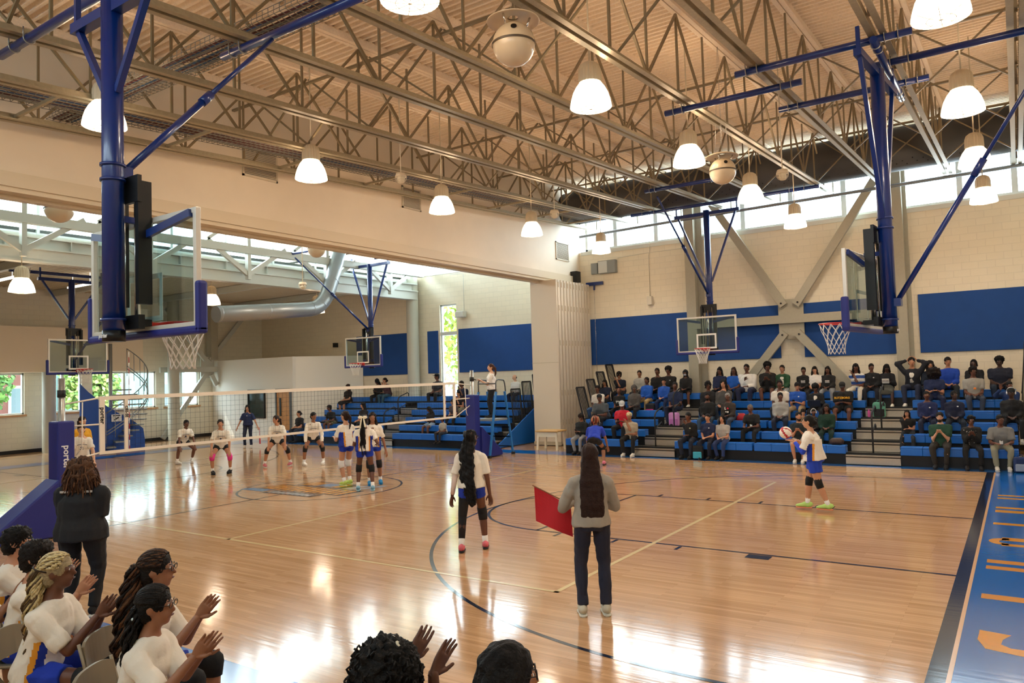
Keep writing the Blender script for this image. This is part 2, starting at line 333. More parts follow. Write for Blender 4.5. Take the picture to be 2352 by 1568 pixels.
# header between the two halves
MB().box(-13.35, -12.8, YN, YF, 5.73, 9.55).obj('wall_header', plaster, kind='structure')
MB().box(-13.42, -12.74, YN, 12.4, 5.66, 5.74).box(-12.80, -12.70, YN, 12.4, 5.74, 5.98).box(-13.12, -12.98, YN, 10, 5.6, 5.67).obj('trim_8', mat('header_track_steel', 'd8cbb2', .5), kind='structure')
# columns and brace on the far wall
def thingbox(name, rects, m, label, cat, group=None, bevel=0):
    b = MB()
    for r in rects: b.box(*r)
    return tag(b.obj(name, m, bevel=bevel), label, cat, group)
b = MB().box(-8.57, -8.24, 12.28, 12.55, 0, 9.2).box(-8.57, -8.03, 12.53, 12.59, 0, 9.2); tag(b.obj('steel_column', steel), 'grey steel column on the far wall behind the centre glass backboard', 'column')
b = MB().box(-2.31, -1.98, 12.28, 12.55, 0, 9.2).box(-2.31, -1.88, 12.53, 12.59, 0, 9.2); tag(b.obj('steel_column', steel), 'grey steel column on the far wall right of the cross brace', 'column')
t = empty('cross_brace', (-5.22, 12.4, 0)); tag(t, 'grey steel X brace with a gusset plate on the far wall', 'brace')
MB().box(-.38, .38, -.02, .02, 3.3, 4.55).obj('gusset_plate', steel, t)
for a, q in (((-.18, -.1, 4.35), (-2.35, -.1, 7.9)), ((.18, -.1, 4.35), (2.6, -.1, 7.9)), ((-.18, -.1, 3.5), (-2.75, -.1, .4)), ((.18, -.1, 3.5), (2.85, -.1, .4))):
    MB().bar(a, q, .24, .14, up=(0, 1, 0)).obj('diagonal', steel, t)
b = MB().bar((-3.1, -.1, 3.92), (3.0, -.1, 3.92), .14, .26); b.obj('horizontal_strut', steel, t)
b = MB()
for sx in (-1, 1):
    for z in (4.42, 3.43): b.tube([(sx*.25, -.2, z), (sx*.25, -.16, z)], .03, 8)
b.obj('bolt', dark, t)
# left round column at the far wall, and others on the west wall
def rcol(x, y, r, h, label): return tag(MB().lathe([(r, 0), (r, h)], (x, y, 0), 20).obj('round_column', mat('grey_round_column', 'bcbcae', .5)), label, 'column')
rcol(-20.85, 12.25, .26, 8.3, 'tall grey round column on the far wall beyond the header')
rcol(XW+1.0, 2.0, .24, 3.12, 'pale round column between the left windows'); rcol(XW+1.0, 7.15, .25, 6.5, 'pale round column right of the spiral stair')
tag(MB().box(-31.3, -30.9, 9.3, 9.66, 3.6, 6.35).obj('steel_column', steel), 'grey steel column rising above the white vestibule', 'column')
# west brace
t = empty('cross_brace', (-31.1, 9.2, 0)); tag(t, 'grey steel diagonal brace beside the white vestibule on the left', 'brace')
MB().box(-.04, .04, -.35, .35, 2.75, 3.75).obj('gusset_plate', beamg, t)
for a, q in (((.1, -.15, 3.6), (.1, -2.1, 5.9)), ((.1, .1, 3.6), (.1, 2.3, 6.1)), ((.1, -.15, 2.9), (.1, -2.3, .1)), ((.1, .15, 2.9), (.1, .42, 2.4))):
    MB().bar(a, q, .2, .12, up=(1, 0, 0)).obj('diagonal', beamg, t)
MB().bar((.1, -2.4, 3.15), (.1, .45, 3.15), .12, .24).obj('horizontal_strut', beamg, t)
# girder and truss of the left hall
t = empty('girder', (-20.7, 0, 0)); tag(t, 'deep pale steel girder under the left clerestory', 'girder')
b = MB().box(-.15, .15, YN+.1, 12.3, 5.78, 5.83).box(-.02, .02, YN+.1, 12.3, 5.8, 6.42).box(-.18, .18, YN+.1, 12.3, 6.12, 6.16).box(-.15, .15, YN+.1, 12.3, 6.42, 6.47)
b.box(.02, .12, YN+.1, 12.3, 5.83, 6.12); b.obj('flange', beamg, t)
b = MB()
for i in range(16): y = -13+i*1.6; b.box(.02, .14, y-.01, y+.01, 6.16, 6.42)
b.obj('stiffener', beamg, t)
t = empty('roof_truss', (-20.2, 0, 0)); tag(t, 'pale heavy truss in front of the left clerestory glass', 'truss')
MB().box(-.11, .11, YN+.1, 12.2, 6.7, 6.94).obj('bottom_chord', beamg, t); MB().box(-.1, .1, YN+.1, 12.2, 8.1, 8.3).obj('top_chord', beamg, t)
b = MB()
for i in range(8):
    y = -13.2+i*3.35; b.bar((0, y, 5.85), (0, y, 8.2), .16, .12); b.bar((0, y, 6.0), (0, y-1.5, 7.0), .14, .1, up=(1, 0, 0)); b.bar((0, y, 6.0), (0, y+1.5, 7.0), .14, .1, up=(1, 0, 0)); b.bar((0, y-1.5, 7.0), (0, y, 8.1), .1, .1, up=(1, 0, 0))
b.obj('web_member', beamg, t)
for x, lb in ((-16.8, 'pale joist of the left hall half hidden by the header'), (-18.6, 'pale joist of the left hall nearest the clerestory truss')):
    t = empty('roof_joist', (x, 0, 0)); tag(t, lb, 'joist')
    MB().box(-.08, .08, YN+.1, 12.3, 7.1, 7.22).obj('bottom_chord', beamg, t); MB().box(-.08, .08, YN+.1, 12.3, 8.15, 8.3).obj('top_chord', beamg, t)
    b = MB()
    for i in range(20): y = -13.5+i*1.3; b.bar((0, y, 7.2), (0, y+.65, 8.2), .05, .05); b.bar((0, y+.65, 8.2), (0, y+1.3, 7.2), .05, .05)
    b.obj('web_member', beamg, t)
for i in range(6):
    y = -10+i*4.2; tag(MB().bar((XW+.1, y, 6.28), (-20.9, y, 6.28), .15, .24).obj('roof_beam', beamg), 'grey beam under the low left roof', 'beam', 'beams under the low left roof')
# ---------------------------------------------------------------- roof joists of the main hall
JX = [-12.15, -10.5, -8.85, -7.1, -5.5, -3.9, -2.42, -.77, .82]
def joist(x, first=None):
    if first: o = copy_tree(first); o.location.x = x; return o
    t = empty('roof_joist', (x, 0, 0))
    b = MB()
    for sx in (-1, 1):
        b.bar((sx*.075, YN+.2, zc(YN+.2)), (sx*.075, 12.35, zc(12.35)), .085, .012); b.bar((sx*.035, YN+.2, zc(YN+.2)+.05), (sx*.035, 12.35, zc(12.35)+.05), .012, .1)
    b.obj('bottom_chord', galv, t)
    b = MB()
    for sx in (-1, 1): b.mi = 1; b.bar((sx*.05, YN+.2, zc(YN+.2)+1.52), (sx*.05, 12.5, zc(12.5)+1.52), .08, .03)
    b.mi = 1; b.bar((0, YN+.2, zc(YN+.2)+1.59), (0, 12.5, zc(12.5)+1.59), .16, .1)
    b.obj('top_chord', [joistm, deckm], t)
    b = MB(); L = 2.55; y = -13.9
    while y < 12:
        for dy0, dy1, s in ((0, .5*L, .038), (0, -.5*L, .038), (0, 0, .032)):
            if y+dy1 > 12.4 or y+dy1 < YN+.2: continue
            b.bar((0, y+dy0, zc(y)+.06), (0, y+dy1, zc(y+dy1)+1.45), s, s)
        b.bar((0, y+L/2, zc(y+L/2)+1.42), (0, y+L/2, zc(y+L/2)+.05), .035, .035)
        y += L
    b.obj('web_member', joistm, t)
    return t
j0 = joist(JX[0])
names = ['nearest the white header', 'second from the header, carrying the cable tray', 'third from the header', 'fourth from the header', 'fifth from the header, left of the round speaker', 'sixth from the header, right of the big round speaker', 'left of the right hand hoop mast', 'above the right hand hoop mast', 'at the right edge of the photo']
for i, x in enumerate(JX):
    o = j0 if i == 0 else joist(x, j0); tag(o, 'tan open web roof joist, '+names[i], 'joist', 'open web roof joists')
# cross bridging under the deck (long thin horizontal and diagonals along x)
for k, y in enumerate((-8.0, -2.2, 3.6, 7.4, 10.6)):
    t = empty('joist_bridging', (0, y, 0)); tag(t, 'thin tan cross bridging line between the joists, %s' % ('nearest the camera', 'second from the camera', 'crossing mid roof', 'fourth from the camera', 'farthest, near the duct')[k], 'bridging', 'joist bridging lines')
    MB().bar((-12.8, 0, zc(y)+1.3), (XR, 0, zc(y)+1.3), .06, .04).obj('bridging_angle', joistm, t)
    b = MB()
    for i in range(len(JX)-1):
        x0, x1 = JX[i], JX[i+1]; b.bar((x0, 0, zc(y)+.1), (x1, 0, zc(y)+1.4), .035, .03); b.bar((x0, .06, zc(y)+1.4), (x1, .06, zc(y)+.1), .035, .03)
    b.obj('cross_strut', joistm, t)
# struts between the two joists by the header
for k, y in enumerate((-6.6, -4.1, -1.6, .9, 3.4, 5.9, 8.4, 10.6)):
    tag(MB().bar((-12.1, y, zc(y)+.05), (-10.5, y, zc(y)+.05), .05, .05).obj('joist_strut', galv), 'short metal strut under the long cable tray, %s counting from the camera' % ('first', 'second', 'third', 'fourth', 'fifth', 'sixth', 'seventh', 'last')[k], 'strut', 'struts under the cable tray')
# cable trays
def tray(a, b_, wd, label):
    t = empty('cable_tray', (0, 0, 0)); tag(t, label, 'cable tray')
    a = Vector(a); b_ = Vector(b_); d = (b_-a); L = d.length; d.normalize(); s = d.cross(Vector((0, 0, 1))).normalized(); u = s.cross(d)
    m = MB(); k = int(L/.11)
    for i in range(k):
        p = a+d*(i*L/k); m.tube([p-s*wd/2+u*.11, p-s*wd/2, p+s*wd/2, p+s*wd/2+u*.11], .006, 4, False)
    for q, z in [(-.5, .11), (-.5, .05), (-.5, 0), (-.3, 0), (-.1, 0), (.1, 0), (.3, 0), (.5, 0), (.5, .05), (.5, .11)]: m.tube([a+s*wd*q+u*z, b_+s*wd*q+u*z], .006, 4, False)
    m.obj('wire_basket', mat('galvanised_wire', '8d8a80', .4, .6), t)
    m = MB(); rnd = random.Random(5)
    for i in range(9):
        q = -.35+.08*i; pts = [a+d*(L*j/12)+s*(wd*q+rnd.uniform(-.03, .03))+u*(.03+rnd.random()*.03) for j in range(13)]; m.mi = i % 3; m.tube(pts, .016, 6, False)
    m.obj('cable', [mat('grey_cable', '8f8f8c', .5), mat('blue_cable', '26507e', .5), mat('maroon_cable', '5a2a2a', .5)], t)
tray((-11.5, -13.5, zc(-13.5)+.18), (-11.5, 11.6, zc(11.6)+.18), .62, 'long wire mesh cable tray running beside the header')
tray((-12.8, -5.6, zc(-5.6)+.32), (XR, -5.6, zc(-5.6)+.32), .5, 'wire mesh cable tray crossing behind the near blue mast')
# ducts
t = empty('air_duct', (0, 0, 0)); tag(t, 'wide charcoal fabric duct along the far clerestory', 'duct')
m = MB().tube([(-12.55, 11.35, 8.3), (-12.0, 11.35, 8.32), (XR-.05, 11.35, 8.42)], [.55, .6, .6], 32); m.obj('duct_body', ductm, t)
m = MB()
for i in range(57):
    x = -12+i*.25
    for q in (0, 1):
        a = -.75-.2*q-(i % 2)*.08; y = 11.35-.602*math.cos(a); z = 8.33+.007*(x+12)+.602*math.sin(a)
        m.tube([(x+q*.1, y+.004, z), (x+q*.1, y-.006, z-.005)], .02, 6)
m.obj('nozzle', black, t)
m = MB().tube([(-12.60, 11.35, 8.3), (-12.54, 11.35, 8.3)], [.54, .57], 32); m.obj('end_cap', black, t)
t = empty('air_duct', (0, 0, 0)); tag(t, 'grey spiral duct with an elbow in the left hall', 'duct')
def bez(p, n=10): 
    a, b_, c_ = map(Vector, p); return [a*(1-t_)**2+b_*2*t_*(1-t_)+c_*t_*t_ for t_ in [i/n for i in range(n+1)]]
MB().tube([(-20.0, 7.7, 8.2), (-20, 7.0, 6.2)]+bez([(-20, 6.8, 5.7), (-20, 6.5, 5.05), (-20, 5.9, 4.98)])+[(-20, 2.2, 4.62)], .26, 20).obj('duct_body', ductg, t)
m = MB()
for y, z in ((6.98, 6.1), (6.72, 5.5), (6.4, 5.18), (5.95, 5.0), (2.3, 4.63), (4.1, 4.8)):
    m.lathe([(.262, -.02), (.275, 0), (.262, .02)], (0, 0, 0), 20)
    k = 20*3; R = Matrix.Translation((-20, y, z)) @ Matrix.Rotation(-PI/2 if y < 6.3 else -.5, 4, 'X')
    for i in range(len(m.v)-k, len(m.v)): m.v[i] = tuple(R @ Vector(m.v[i]))
m.obj('seam', ductg, t)
# sprinkler pipe along the far wall
tag(MB().tube([(-12.5, 12.15, 7.42), (-8, 12.15, 7.5), (XR, 12.15, 7.62)], .05, 8).obj('sprinkler_pipe', mat('grey_pipe', '7f8286', .4, .4)), 'dark grey pipe crossing in front of the far clerestory', 'pipe')
# header vents
def vent(y0, y1, z0, z1, label):
    o = MB().box(-12.8, -12.77, y0, y1, z0, z0+.04).box(-12.8, -12.77, y0, y1, z1-.04, z1).box(-12.8, -12.77, y0, y0+.04, z0, z1).box(-12.8, -12.77, y1-.04, y1, z0, z1).obj('vent_grille', mat('vent_paint', 'cfc4ae', .5)); tag(o, label, 'vent')
    m = MB(); k = int((z1-z0-.08)/.035)
    for i in range(k): z = z0+.045+i*.035; m.bar((-12.785, y0+.04, z), (-12.785, y1-.04, z), .02, .012)
    m.obj('louvre', MATS['vent_paint'], o); MB().box(-12.799, -12.795, y0+.04, y1-.04, z0+.04, z1-.04).obj('backing', mat('vent_dark', '8d877b', .8), o)
vent(-2.0, -1.1, 6.85, 7.5, 'square louvred vent on the header behind the left lamps'); vent(2.95, 3.7, 7.0, 7.6, 'louvred vent on the header behind the caged light'); vent(10.9, 11.8, 6.5, 7.15, 'louvred vent on the header near the far wall')
# ---------------------------------------------------------------- ceiling lamps
bellm = bpy.data.materials.new('lamp_bell'); bellm.use_nodes = True
_nt = bellm.node_tree; _b = _nt.nodes['Principled BSDF']; _b.inputs['Base Color'].default_value = lin('f3ead8'); _b.inputs['Roughness'].default_value = .25
_b.inputs['Emission Color'].default_value = lin('fff0d6'); _b.inputs['Emission Strength'].default_value = 2.2
houm = mat('lamp_housing', 'cfc2a8', .5); lensm = mat('lamp_lens', 'fff6e4', .3, emit='fff3dd', estr=7)
cage = mat('cream_wire', 'ded3bd', .5)
def make_lamp():
    t = empty('pendant_lamp')
    m = MB().lathe([(.30, 0), (.298, .03), (.285, .10), (.255, .20), (.21, .29), (.165, .35), (.15, .37)], n=64, ribs=1, rd=.012)
    m.obj('bell_reflector', bellm, t)
    MB().lathe([(0, .015), (.15, .02), (.27, .04), (.297, .045)], n=32).obj('lens', lensm, t)
    MB().lathe([(.155, .36), (.16, .40), (.155, .55), (.13, .62), (.08, .66), (.02, .68), (0, .68)], n=40, ribs=1, rd=.07).obj('ballast_housing', houm, t)
    m = MB()
    for i in range(4): a = i*PI/4; m.tube([(.30*math.cos(a), .30*math.sin(a), 0), (.15*math.cos(a), .15*math.sin(a), -.03), (-.15*math.cos(a), -.15*math.sin(a), -.03), (-.30*math.cos(a), -.30*math.sin(a), 0)], .004, 5)
    m.tube([(.15*math.cos(j*PI/8), .15*math.sin(j*PI/8), -.03) for j in range(16)], .004, 5, closed=True)
    m.obj('wire_guard', cage, t); return t
def rod(t, L): MB().tube([(0, 0, .66), (0, 0, .66+L)], .012, 8).obj('hanging_rod', houm, t)
L0 = make_lamp(); first = True
wy = ['nearest the camera', 'second out', 'third out', 'fourth out', 'farthest, by the clerestory']
rows = [(-10.4, 'row along the header'), (-4.35, 'middle row'), (.09, 'right hand row')]
lampdata = []
for x, rn in rows:
    for k, y in enumerate((-6.1, -2.2, 1.7, 5.6, 9.75)): lampdata.append((x, y, 6.3, 'white bell pendant lamp in the %s, %s' % (rn, wy[k]), zc(y)+1.6-6.96, 'pendant lamps of the main hall'))
for x, y, z, lb in ((-20.4, -3.1, 4.95, 'small bell lamp at the far left beside the blue hoop frame'), (-23.2, 4.2, 5.3, 'small bell lamp to the right of the near backboard'), (-16.6, 1.5, 6.25, 'bell lamp half hidden by the header, left'), (-16.6, 5.3, 6.25, 'bell lamp half hidden by the header, right'), (-21.9, 7.9, 5.1, 'bell lamp hanging below the spiral duct')):
    lampdata.append((x, y, z, lb, 1.0 if x < -20.8 else 1.5, 'pendant lamps of the left hall'))
for x, y, z, lb, rl, g in lampdata:
    o = L0 if first else copy_tree(L0); first = False
    o.location = (x, y, z); tag(o, lb, 'ceiling lamp', g)
    lamp('lamp_light', 'SPOT', (x, y, z-.04), 150, (1, .88, .74), shadow_soft_size=.2, spot_size=2.9, spot_blend=.6)
    lamp('lamp_light', 'POINT', (x, y, z+.25), 190, (1, .70, .44), shadow_soft_size=.34)
for o in [q for q in COL.objects if q.name.startswith('pendant_lamp')]:
    z = o.location.z; y = o.location.y; rod(o, max(.3, (zc(y)+1.62 if o.location.x > -13 else (8.35 if o.location.x > -20.8 else 6.62))-z-.66))
# round speakers
spk = mat('cream_speaker_plastic', 'd9c7aa', .3, coat=.4); clearp = glass('clear_dome', 'f2ece0', .3)
def ball(x, y, z, r, label, dz):
    dz = (zc(y)+1.6 if x > -13 else 8.35)-z-r*1.3
    t = empty('ball_speaker', (x, y, z)); tag(t, label, 'speaker')
    MB().lathe([(0, -r)]+[(r*math.cos(a), r*math.sin(a)) for a in [(-PI/2+i*PI/20) for i in range(1, 20)]]+[(0, r)], n=32).obj('sphere', spk, t)
    MB().lathe([(r*1.03, -.012), (r*1.04, 0), (r*1.03, .012)], n=32).obj('seam_ring', mat('brown_seam', '54483a', .5), t)
    MB().lathe([(r*.25, r*1.35), (r*.9, r*1.28), (r*1.25, r*1.12), (r*1.22, r*1.08), (r*.85, r*1.22), (r*.25, r*1.28)], n=32).obj('reflector_dish', spk, t)
    m = MB()
    for i in range(3): a = i*2*PI/3+.5; m.tube([(r*.6*math.cos(a), r*.6*math.sin(a), r*.78), (r*.8*math.cos(a), r*.8*math.sin(a), r*1.25)], .012, 8)
    m.obj('post', chrome, t); m = MB().tube([(r*.5, -r*.72, r*.48), (r*.52, -r*.75, r*.5)], .035, 14); m.obj('port', black, t)
    m = MB(); 
    for i in range(4): a = i*PI/2+.4; m.tube([(r*.5*math.cos(a), r*.5*math.sin(a), r*1.3), (0, 0, r*1.3+dz)], .003, 4)
    m.obj('hanging_cable', chrome, t)
ball(-4.08, -4.6, 6.3, .25, 'big cream ball speaker with dish under the middle of the roof', 1.6); ball(-3.88, 2.2, 6.2, .25, 'cream ball speaker above the far cross court hoop', 1.9)
ball(-14.0, -5.1, 5.78, .25, 'cream ball speaker peeking under the header at the far left', 1.5); ball(-15.1, 2.0, 6.05, .24, 'cream ball speaker under the header beside the bell lamp', 1.5)
# caged lights
def caged(x, y, z, label, dz):
    dz = (zc(y)+1.6 if x > -13 else 8.35)-z
    t = empty('caged_light', (x, y, z)); tag(t, label, 'light')
    MB().lathe([(0, .12), (.1, .11), (.12, .05), (.12, .03), (0, .03)], n=20).obj('base_plate', cage, t)
    MB().lathe([(.07, .03), (.08, -.03), (.05, -.09), (0, -.1)], n=16).obj('lens', mat('milky_lens', 'e8dfc8', .3), t)
    m = MB()
    for i in range(4):
        a = i*PI/4; m.tube([(.12*math.cos(q)*math.cos(a), .12*math.cos(q)*math.sin(a), .03-.13*math.sin(q)) for q in [j*PI/8 for j in range(9)]], .005, 5)
    for q in (.5, 1.0): m.tube([(.12*math.cos(q)*math.cos(j*PI/8), .12*math.cos(q)*math.sin(j*PI/8), .03-.13*math.sin(q)) for j in range(16)], .005, 5, closed=True)
    m.obj('wire_cage', cage, t); MB().tube([(0, 0, .1), (0, 0, dz)], .012, 6).obj('stem', cage, t)
caged(-9.84, -.3, 6.6, 'small caged light in front of the header vent', .5); caged(-9.0, 4.5, 6.5, 'small caged light over the black duct end', .85); caged(-3.1, 3.5, 6.25, 'small caged light right of the cream ball speaker', 1.0); caged(-17, 3.1, 5.3, 'small caged light in the left hall', 1.8)
# tube lights far left
for k, (y, lb) in enumerate(((-1.2, 'bright linear tube light at the far left'), (1.2, 'bright linear tube light behind the left hoop frame'))):
    tag(MB().box(-27.2, -25.4, y-.05, y+.05, 6.0, 6.06).box(-26.9, -26.89, y-.005, y+.005, 6.05, 6.42).box(-25.7, -25.69, y-.005, y+.005, 6.05, 6.42).obj('tube_light', mat('tube_glow', 'fff8ec', .4, emit='fff4e4', estr=5)), lb, 'ceiling lamp')

# ---------------------------------------------------------------- basketball hoops
netmesh = None
def hoop(loc, rz, label, mast_top, brace, bars, cz, mast_off=.45, padl=True, cw=1.0, drop=None):
    """local frame: board front face in the plane y=0, playing side +y, z up from the floor"""
    global netmesh
    t = empty('basketball_hoop', (loc[0], loc[1], 0), rz); tag(t, label, 'basketball hoop')
    b = MB()
    for x0, x1, z0, z1 in ((-.915, -.865, 2.95, 4.02), (.865, .915, 2.95, 4.02), (-.865, .865, 2.95, 3.0), (-.865, .865, 3.97, 4.02)): b.box(x0, x1, -.05, 0, z0, z1)
    b.obj('backboard_frame', mat('white_aluminium', 'd9d5cc', .35, .3), t, bevel=.004)
    MB().box(-.868, .868, -.018, -.008, 2.998, 3.972).obj('glass_board', board, t)
    b = MB(); sq = mat('target_white', 'f0efe8', .5)
    for x0, x1, z0, z1 in ((-.305, -.255, 3.05, 3.5), (.255, .305, 3.05, 3.5), (-.255, .255, 3.45, 3.5), (-.255, .255, 3.05, 3.1)): b.box(x0, x1, -.007, -.003, z0, z1)
    b.obj('target_square', sq, t)
    if padl:
        b = MB(); b.box(-.97, .97, -.07, .03, 2.89, 2.965).box(-.97, -.9, -.07, .03, 2.9, 3.36).box(.9, .97, -.07, .03, 2.9, 3.36); b.obj('edge_pad', padm, t, bevel=.025)
    b = MB(); b.tube([(.228*math.cos(a), .38+.228*math.sin(a), 3.05) for a in [i*2*PI/32 for i in range(32)]], .010, 8, closed=True)
    b.box(-.09, .09, .0, .02, 2.97, 3.07).box(-.08, .08, .02, .17, 3.03, 3.045).bar((-.07, .01, 2.98), (-.14, .2, 3.04), .012, .03).bar((.07, .01, 2.98), (.14, .2, 3.04), .012, .03)
    b.add([(-.09, .02, 3.03), (.09, .02, 3.03), (.13, .18, 3.035), (-.13, .18, 3.035), (-.09, .02, 3.0), (.09, .02, 3.0)], [(0, 1, 2, 3), (4, 5, 1, 0), (4, 0, 3), (5, 2, 1)])
    b.obj('rim', redm, t)
    if netmesh is None:
        b = MB(); N = 12; rad = [.225, .20, .165, .135, .12, .115, .12]; zz = [0, -.09, -.18, -.26, -.33, -.39, -.44]
        for s in (1, -1):
            for i in range(N):
                pts = [(rad[k]*math.cos((i+s*k*.5)*2*PI/N), .38+rad[k]*math.sin((i+s*k*.5)*2*PI/N), 3.04+zz[k]) for k in range(7)]
                b.tube(pts, .0045, 5)
        netmesh = b.mesh('net', [netw])
    o = bpy.data.objects.new('net', netmesh); COL.objects.link(o); o.parent = t
    m = -mast_off
    MB().tube([(0, m, 2.93), (0, m, mast_top)], .095, 20).obj('mast', bluem, t)
    MB().tube([(0, m, 2.86), (0, m, 2.96)], .099, 20).obj('mast_cap', black, t)
    b = MB()
    for s in (-1, 1): b.box(s*.20-.03, s*.20+.03, m+.11, m+.24, 3.2, 4.35)
    b.box(-.24, .24, m+.10, m+.14, 4.15, 4.4); b.box(-.24, .24, m+.10, m+.16, 2.97, 3.1); b.box(-.2, .2, m+.12, -.05, 3.0, 3.06); b.obj('height_adjuster_frame', black, t)
    b = MB()
    for s in (-1, 1): b.tube([(s*.11, m+.16, 2.98), (s*.11, m+.16, 4.3)], .013, 8)
    b.tube([(0, m+.22, 3.0), (0, m+.22, 4.2)], .022, 10); b.obj('actuator_rod', chrome, t)
    b = MB(); b.bar((-.2, -.1, 3.85), (-.85, -.06, 3.97), .04, .07).bar((.2, -.1, 3.85), (.85, -.06, 3.97), .04, .07)
    b.box(-.02, .02, m+.09, -.06, 3.98, 4.04); b.obj('board_arm', bluem, t)
    MB().box(.13, .155, -.14, -.13, 3.0, 4.05).obj('height_scale', mat('scale_tape', 'e6dcc0', .5), t)
    b = MB()
    for i in range(9): b.box(.13, .155, -.129, -.127, 3.1+i*.11, 3.106+i*.11); b.box(.13, .155, -.143, -.141, 3.1+i*.11, 3.106+i*.11)
    b.obj('scale_mark', black, t)
    for z in (4.5, 4.36, 3.06): MB().lathe([(.1, -.012), (.112, -.012), (.112, .012), (.1, .012)], (0, m, z), 20).obj('clamp_ring', bluem, t)
    text('maker_mark', 'porter', .055, mat('print_white', 'e8e8e8', .6), (0, m-.1005, 2.91), (PI/2, 0, 0), t, .001)
    # crossbar and V struts
    MB().box(-1.02*cw, 1.02*cw, m-.05, m+.05, cz-.05, cz+.05).obj('crossbar', bluem, t)
    for s in (-1, 1): MB().bar((s*.9*cw, m, cz-.03), (s*.09, m, cz-(drop or (2.1 if cz > 6.5 else 1.25))), .055, .055).obj('v_strut', bluem, t)
    if brace:
        a = Vector((0, m+(.1 if brace[1] > m else -.1), brace[3])); e = Vector(brace[:3]); mid = a.lerp(e, .5)
        b = MB().tube([a, mid], .036, 12).tube([mid, e], .026, 12).tube([mid-(e-a)*.03, mid+(e-a)*.03], .048, 12); b.obj('folding_brace', bluem, t)
        MB().box(-.06, .06, min(m, a.y)-.06, max(m, a.y)+.06, brace[3]-.06, brace[3]+.05).obj('brace_bracket', bluem, t)
    inv = Matrix.Rotation(-rz, 4, 'Z') @ Matrix.Translation((-loc[0], -loc[1], 0))
    for a, e in bars:
        a = inv @ Vector(a); e = inv @ Vector(e); b = MB().tube([a, e], .052, 14); d = (e-a).normalized()
        b.obj('ceiling_pipe', bluem, t); b = MB()
        for q in (.07, .14, .86, .93):
            p = a.lerp(e, q); s = d.cross(Vector((0, 0, 1))); b.tube([p+s*.062*math.cos(u)+Vector((0, 0, 1))*.062*math.sin(u) for u in [j*PI/6 for j in range(12)]], .008, 6, closed=True)
            b.tube([p+s*.062, p+s*.062+Vector((0, 0, .12))], .008, 5); b.tube([p-s*.062, p-s*.062+Vector((0, 0, .12))], .008, 5)
        b.obj('pipe_clamp', mat('zinc', '9a9a98', .35, .8), t)
    b = MB()
    for s in (-1, 1): b.bar((s*.95*cw, m, cz+.04), (s*.95*cw, m, cz+.36), .04, .05)
    b.obj('hanger_link', bluem, t)
    return t
# near cross-court hoop (seen from behind)
hoop((-6.25, -7.85), 0, 'big blue framed hoop seen from behind at the upper left', 6.08, (-.25, 1.72, 6.5, 4.45), [((-9.35, -7.87, 6.48), (-4.0, -7.87, 6.48)), ((-7.5, -6.1, 6.57), (-4.6, -6.1, 6.57))], 5.98, mast_off=.3, cw=.68, drop=.8)
hoop((-7.1, 9.95), PI, 'glass hoop over the far bleachers facing the camera', 7.3, (.1, 3.05, 7.1, 4.7), [((-7.55, 6.9, 7.3), (-5.4, 6.9, 7.3)), ((-9.6, 10.4, 7.5), (-3.8, 10.4, 7.5))], 7.2)
hoop((-1.22, 0), PI/2-.09, 'hoop on the right hand end line seen edge on', 6.65, (0, -2.6, 6.7, 3.3), [((-2.75, -.48, 6.92), (-.35, -.48, 6.92)), ((-4.3, .5, 6.94), (-2.0, .5, 6.94)), ((-2.7, 1.85, 7.02), (-.35, 1.85, 7.02)), ((-1.0, .6, 6.95), (2.5, .6, 6.95)), ((-.8, -.7, 6.84), (-.8, 2.3, 6.9))], 6.6, .36)
hoop((-19.55, 8.0), PI, 'glass hoop in the left hall over the left bleachers', 6.8, (.2, 2.9, 6.7, 4.3), [((-20.6, 5.3, 6.9), (-17.4, 5.3, 6.9)), ((-20.9, 8.45, 7.0), (-18.3, 8.45, 7.0))], 6.75)
hoop((-24.4, .2), -PI/2, 'glass hoop at the far left facing down the court', 6.0, (-1.3, .6, 5.9, 3.3), [((-24.9, -1.6, 6.15), (-24.9, 2.4, 6.15)), ((-23.8, -2.0, 6.3), (-23.8, 1.6, 6.3))], 5.95)

# ---------------------------------------------------------------- folding partition stack under the header
t = empty('folding_partition', (-12.8, 11.2, 0)); tag(t, 'tall beige folding partition stacked under the header end', 'partition')
pm = mat('partition_vinyl', 'd3c8b5', .65, bump=.05, bscale=200); pe = mat('partition_edge', 'b3a78f', .6)
MB().box(-.55, .50, -1.2, -1.12, .03, 5.66).obj('end_panel', pm, t, bevel=.01)
MB().box(-.56, .51, -1.23, -1.19, .02, .14).obj('kick_plate', pe, t); MB().box(-.56, .51, -1.208, -1.2, 2.82, 2.835).obj('panel_joint', pe, t)
for i in range(11):
    y = -1.08+i*.21
    MB().box(-.5, .50, y, y+.16, .05, 5.66).obj('folded_panel', pm, t, bevel=.012)
b = MB()
for i in range(11):
    for z in (.7, 1.7, 3.4, 4.6, 5.4): b.box(.50, .515, -1.05+i*.21, -1.03+i*.21, z, z+.18)
b.obj('hinge', pe, t)
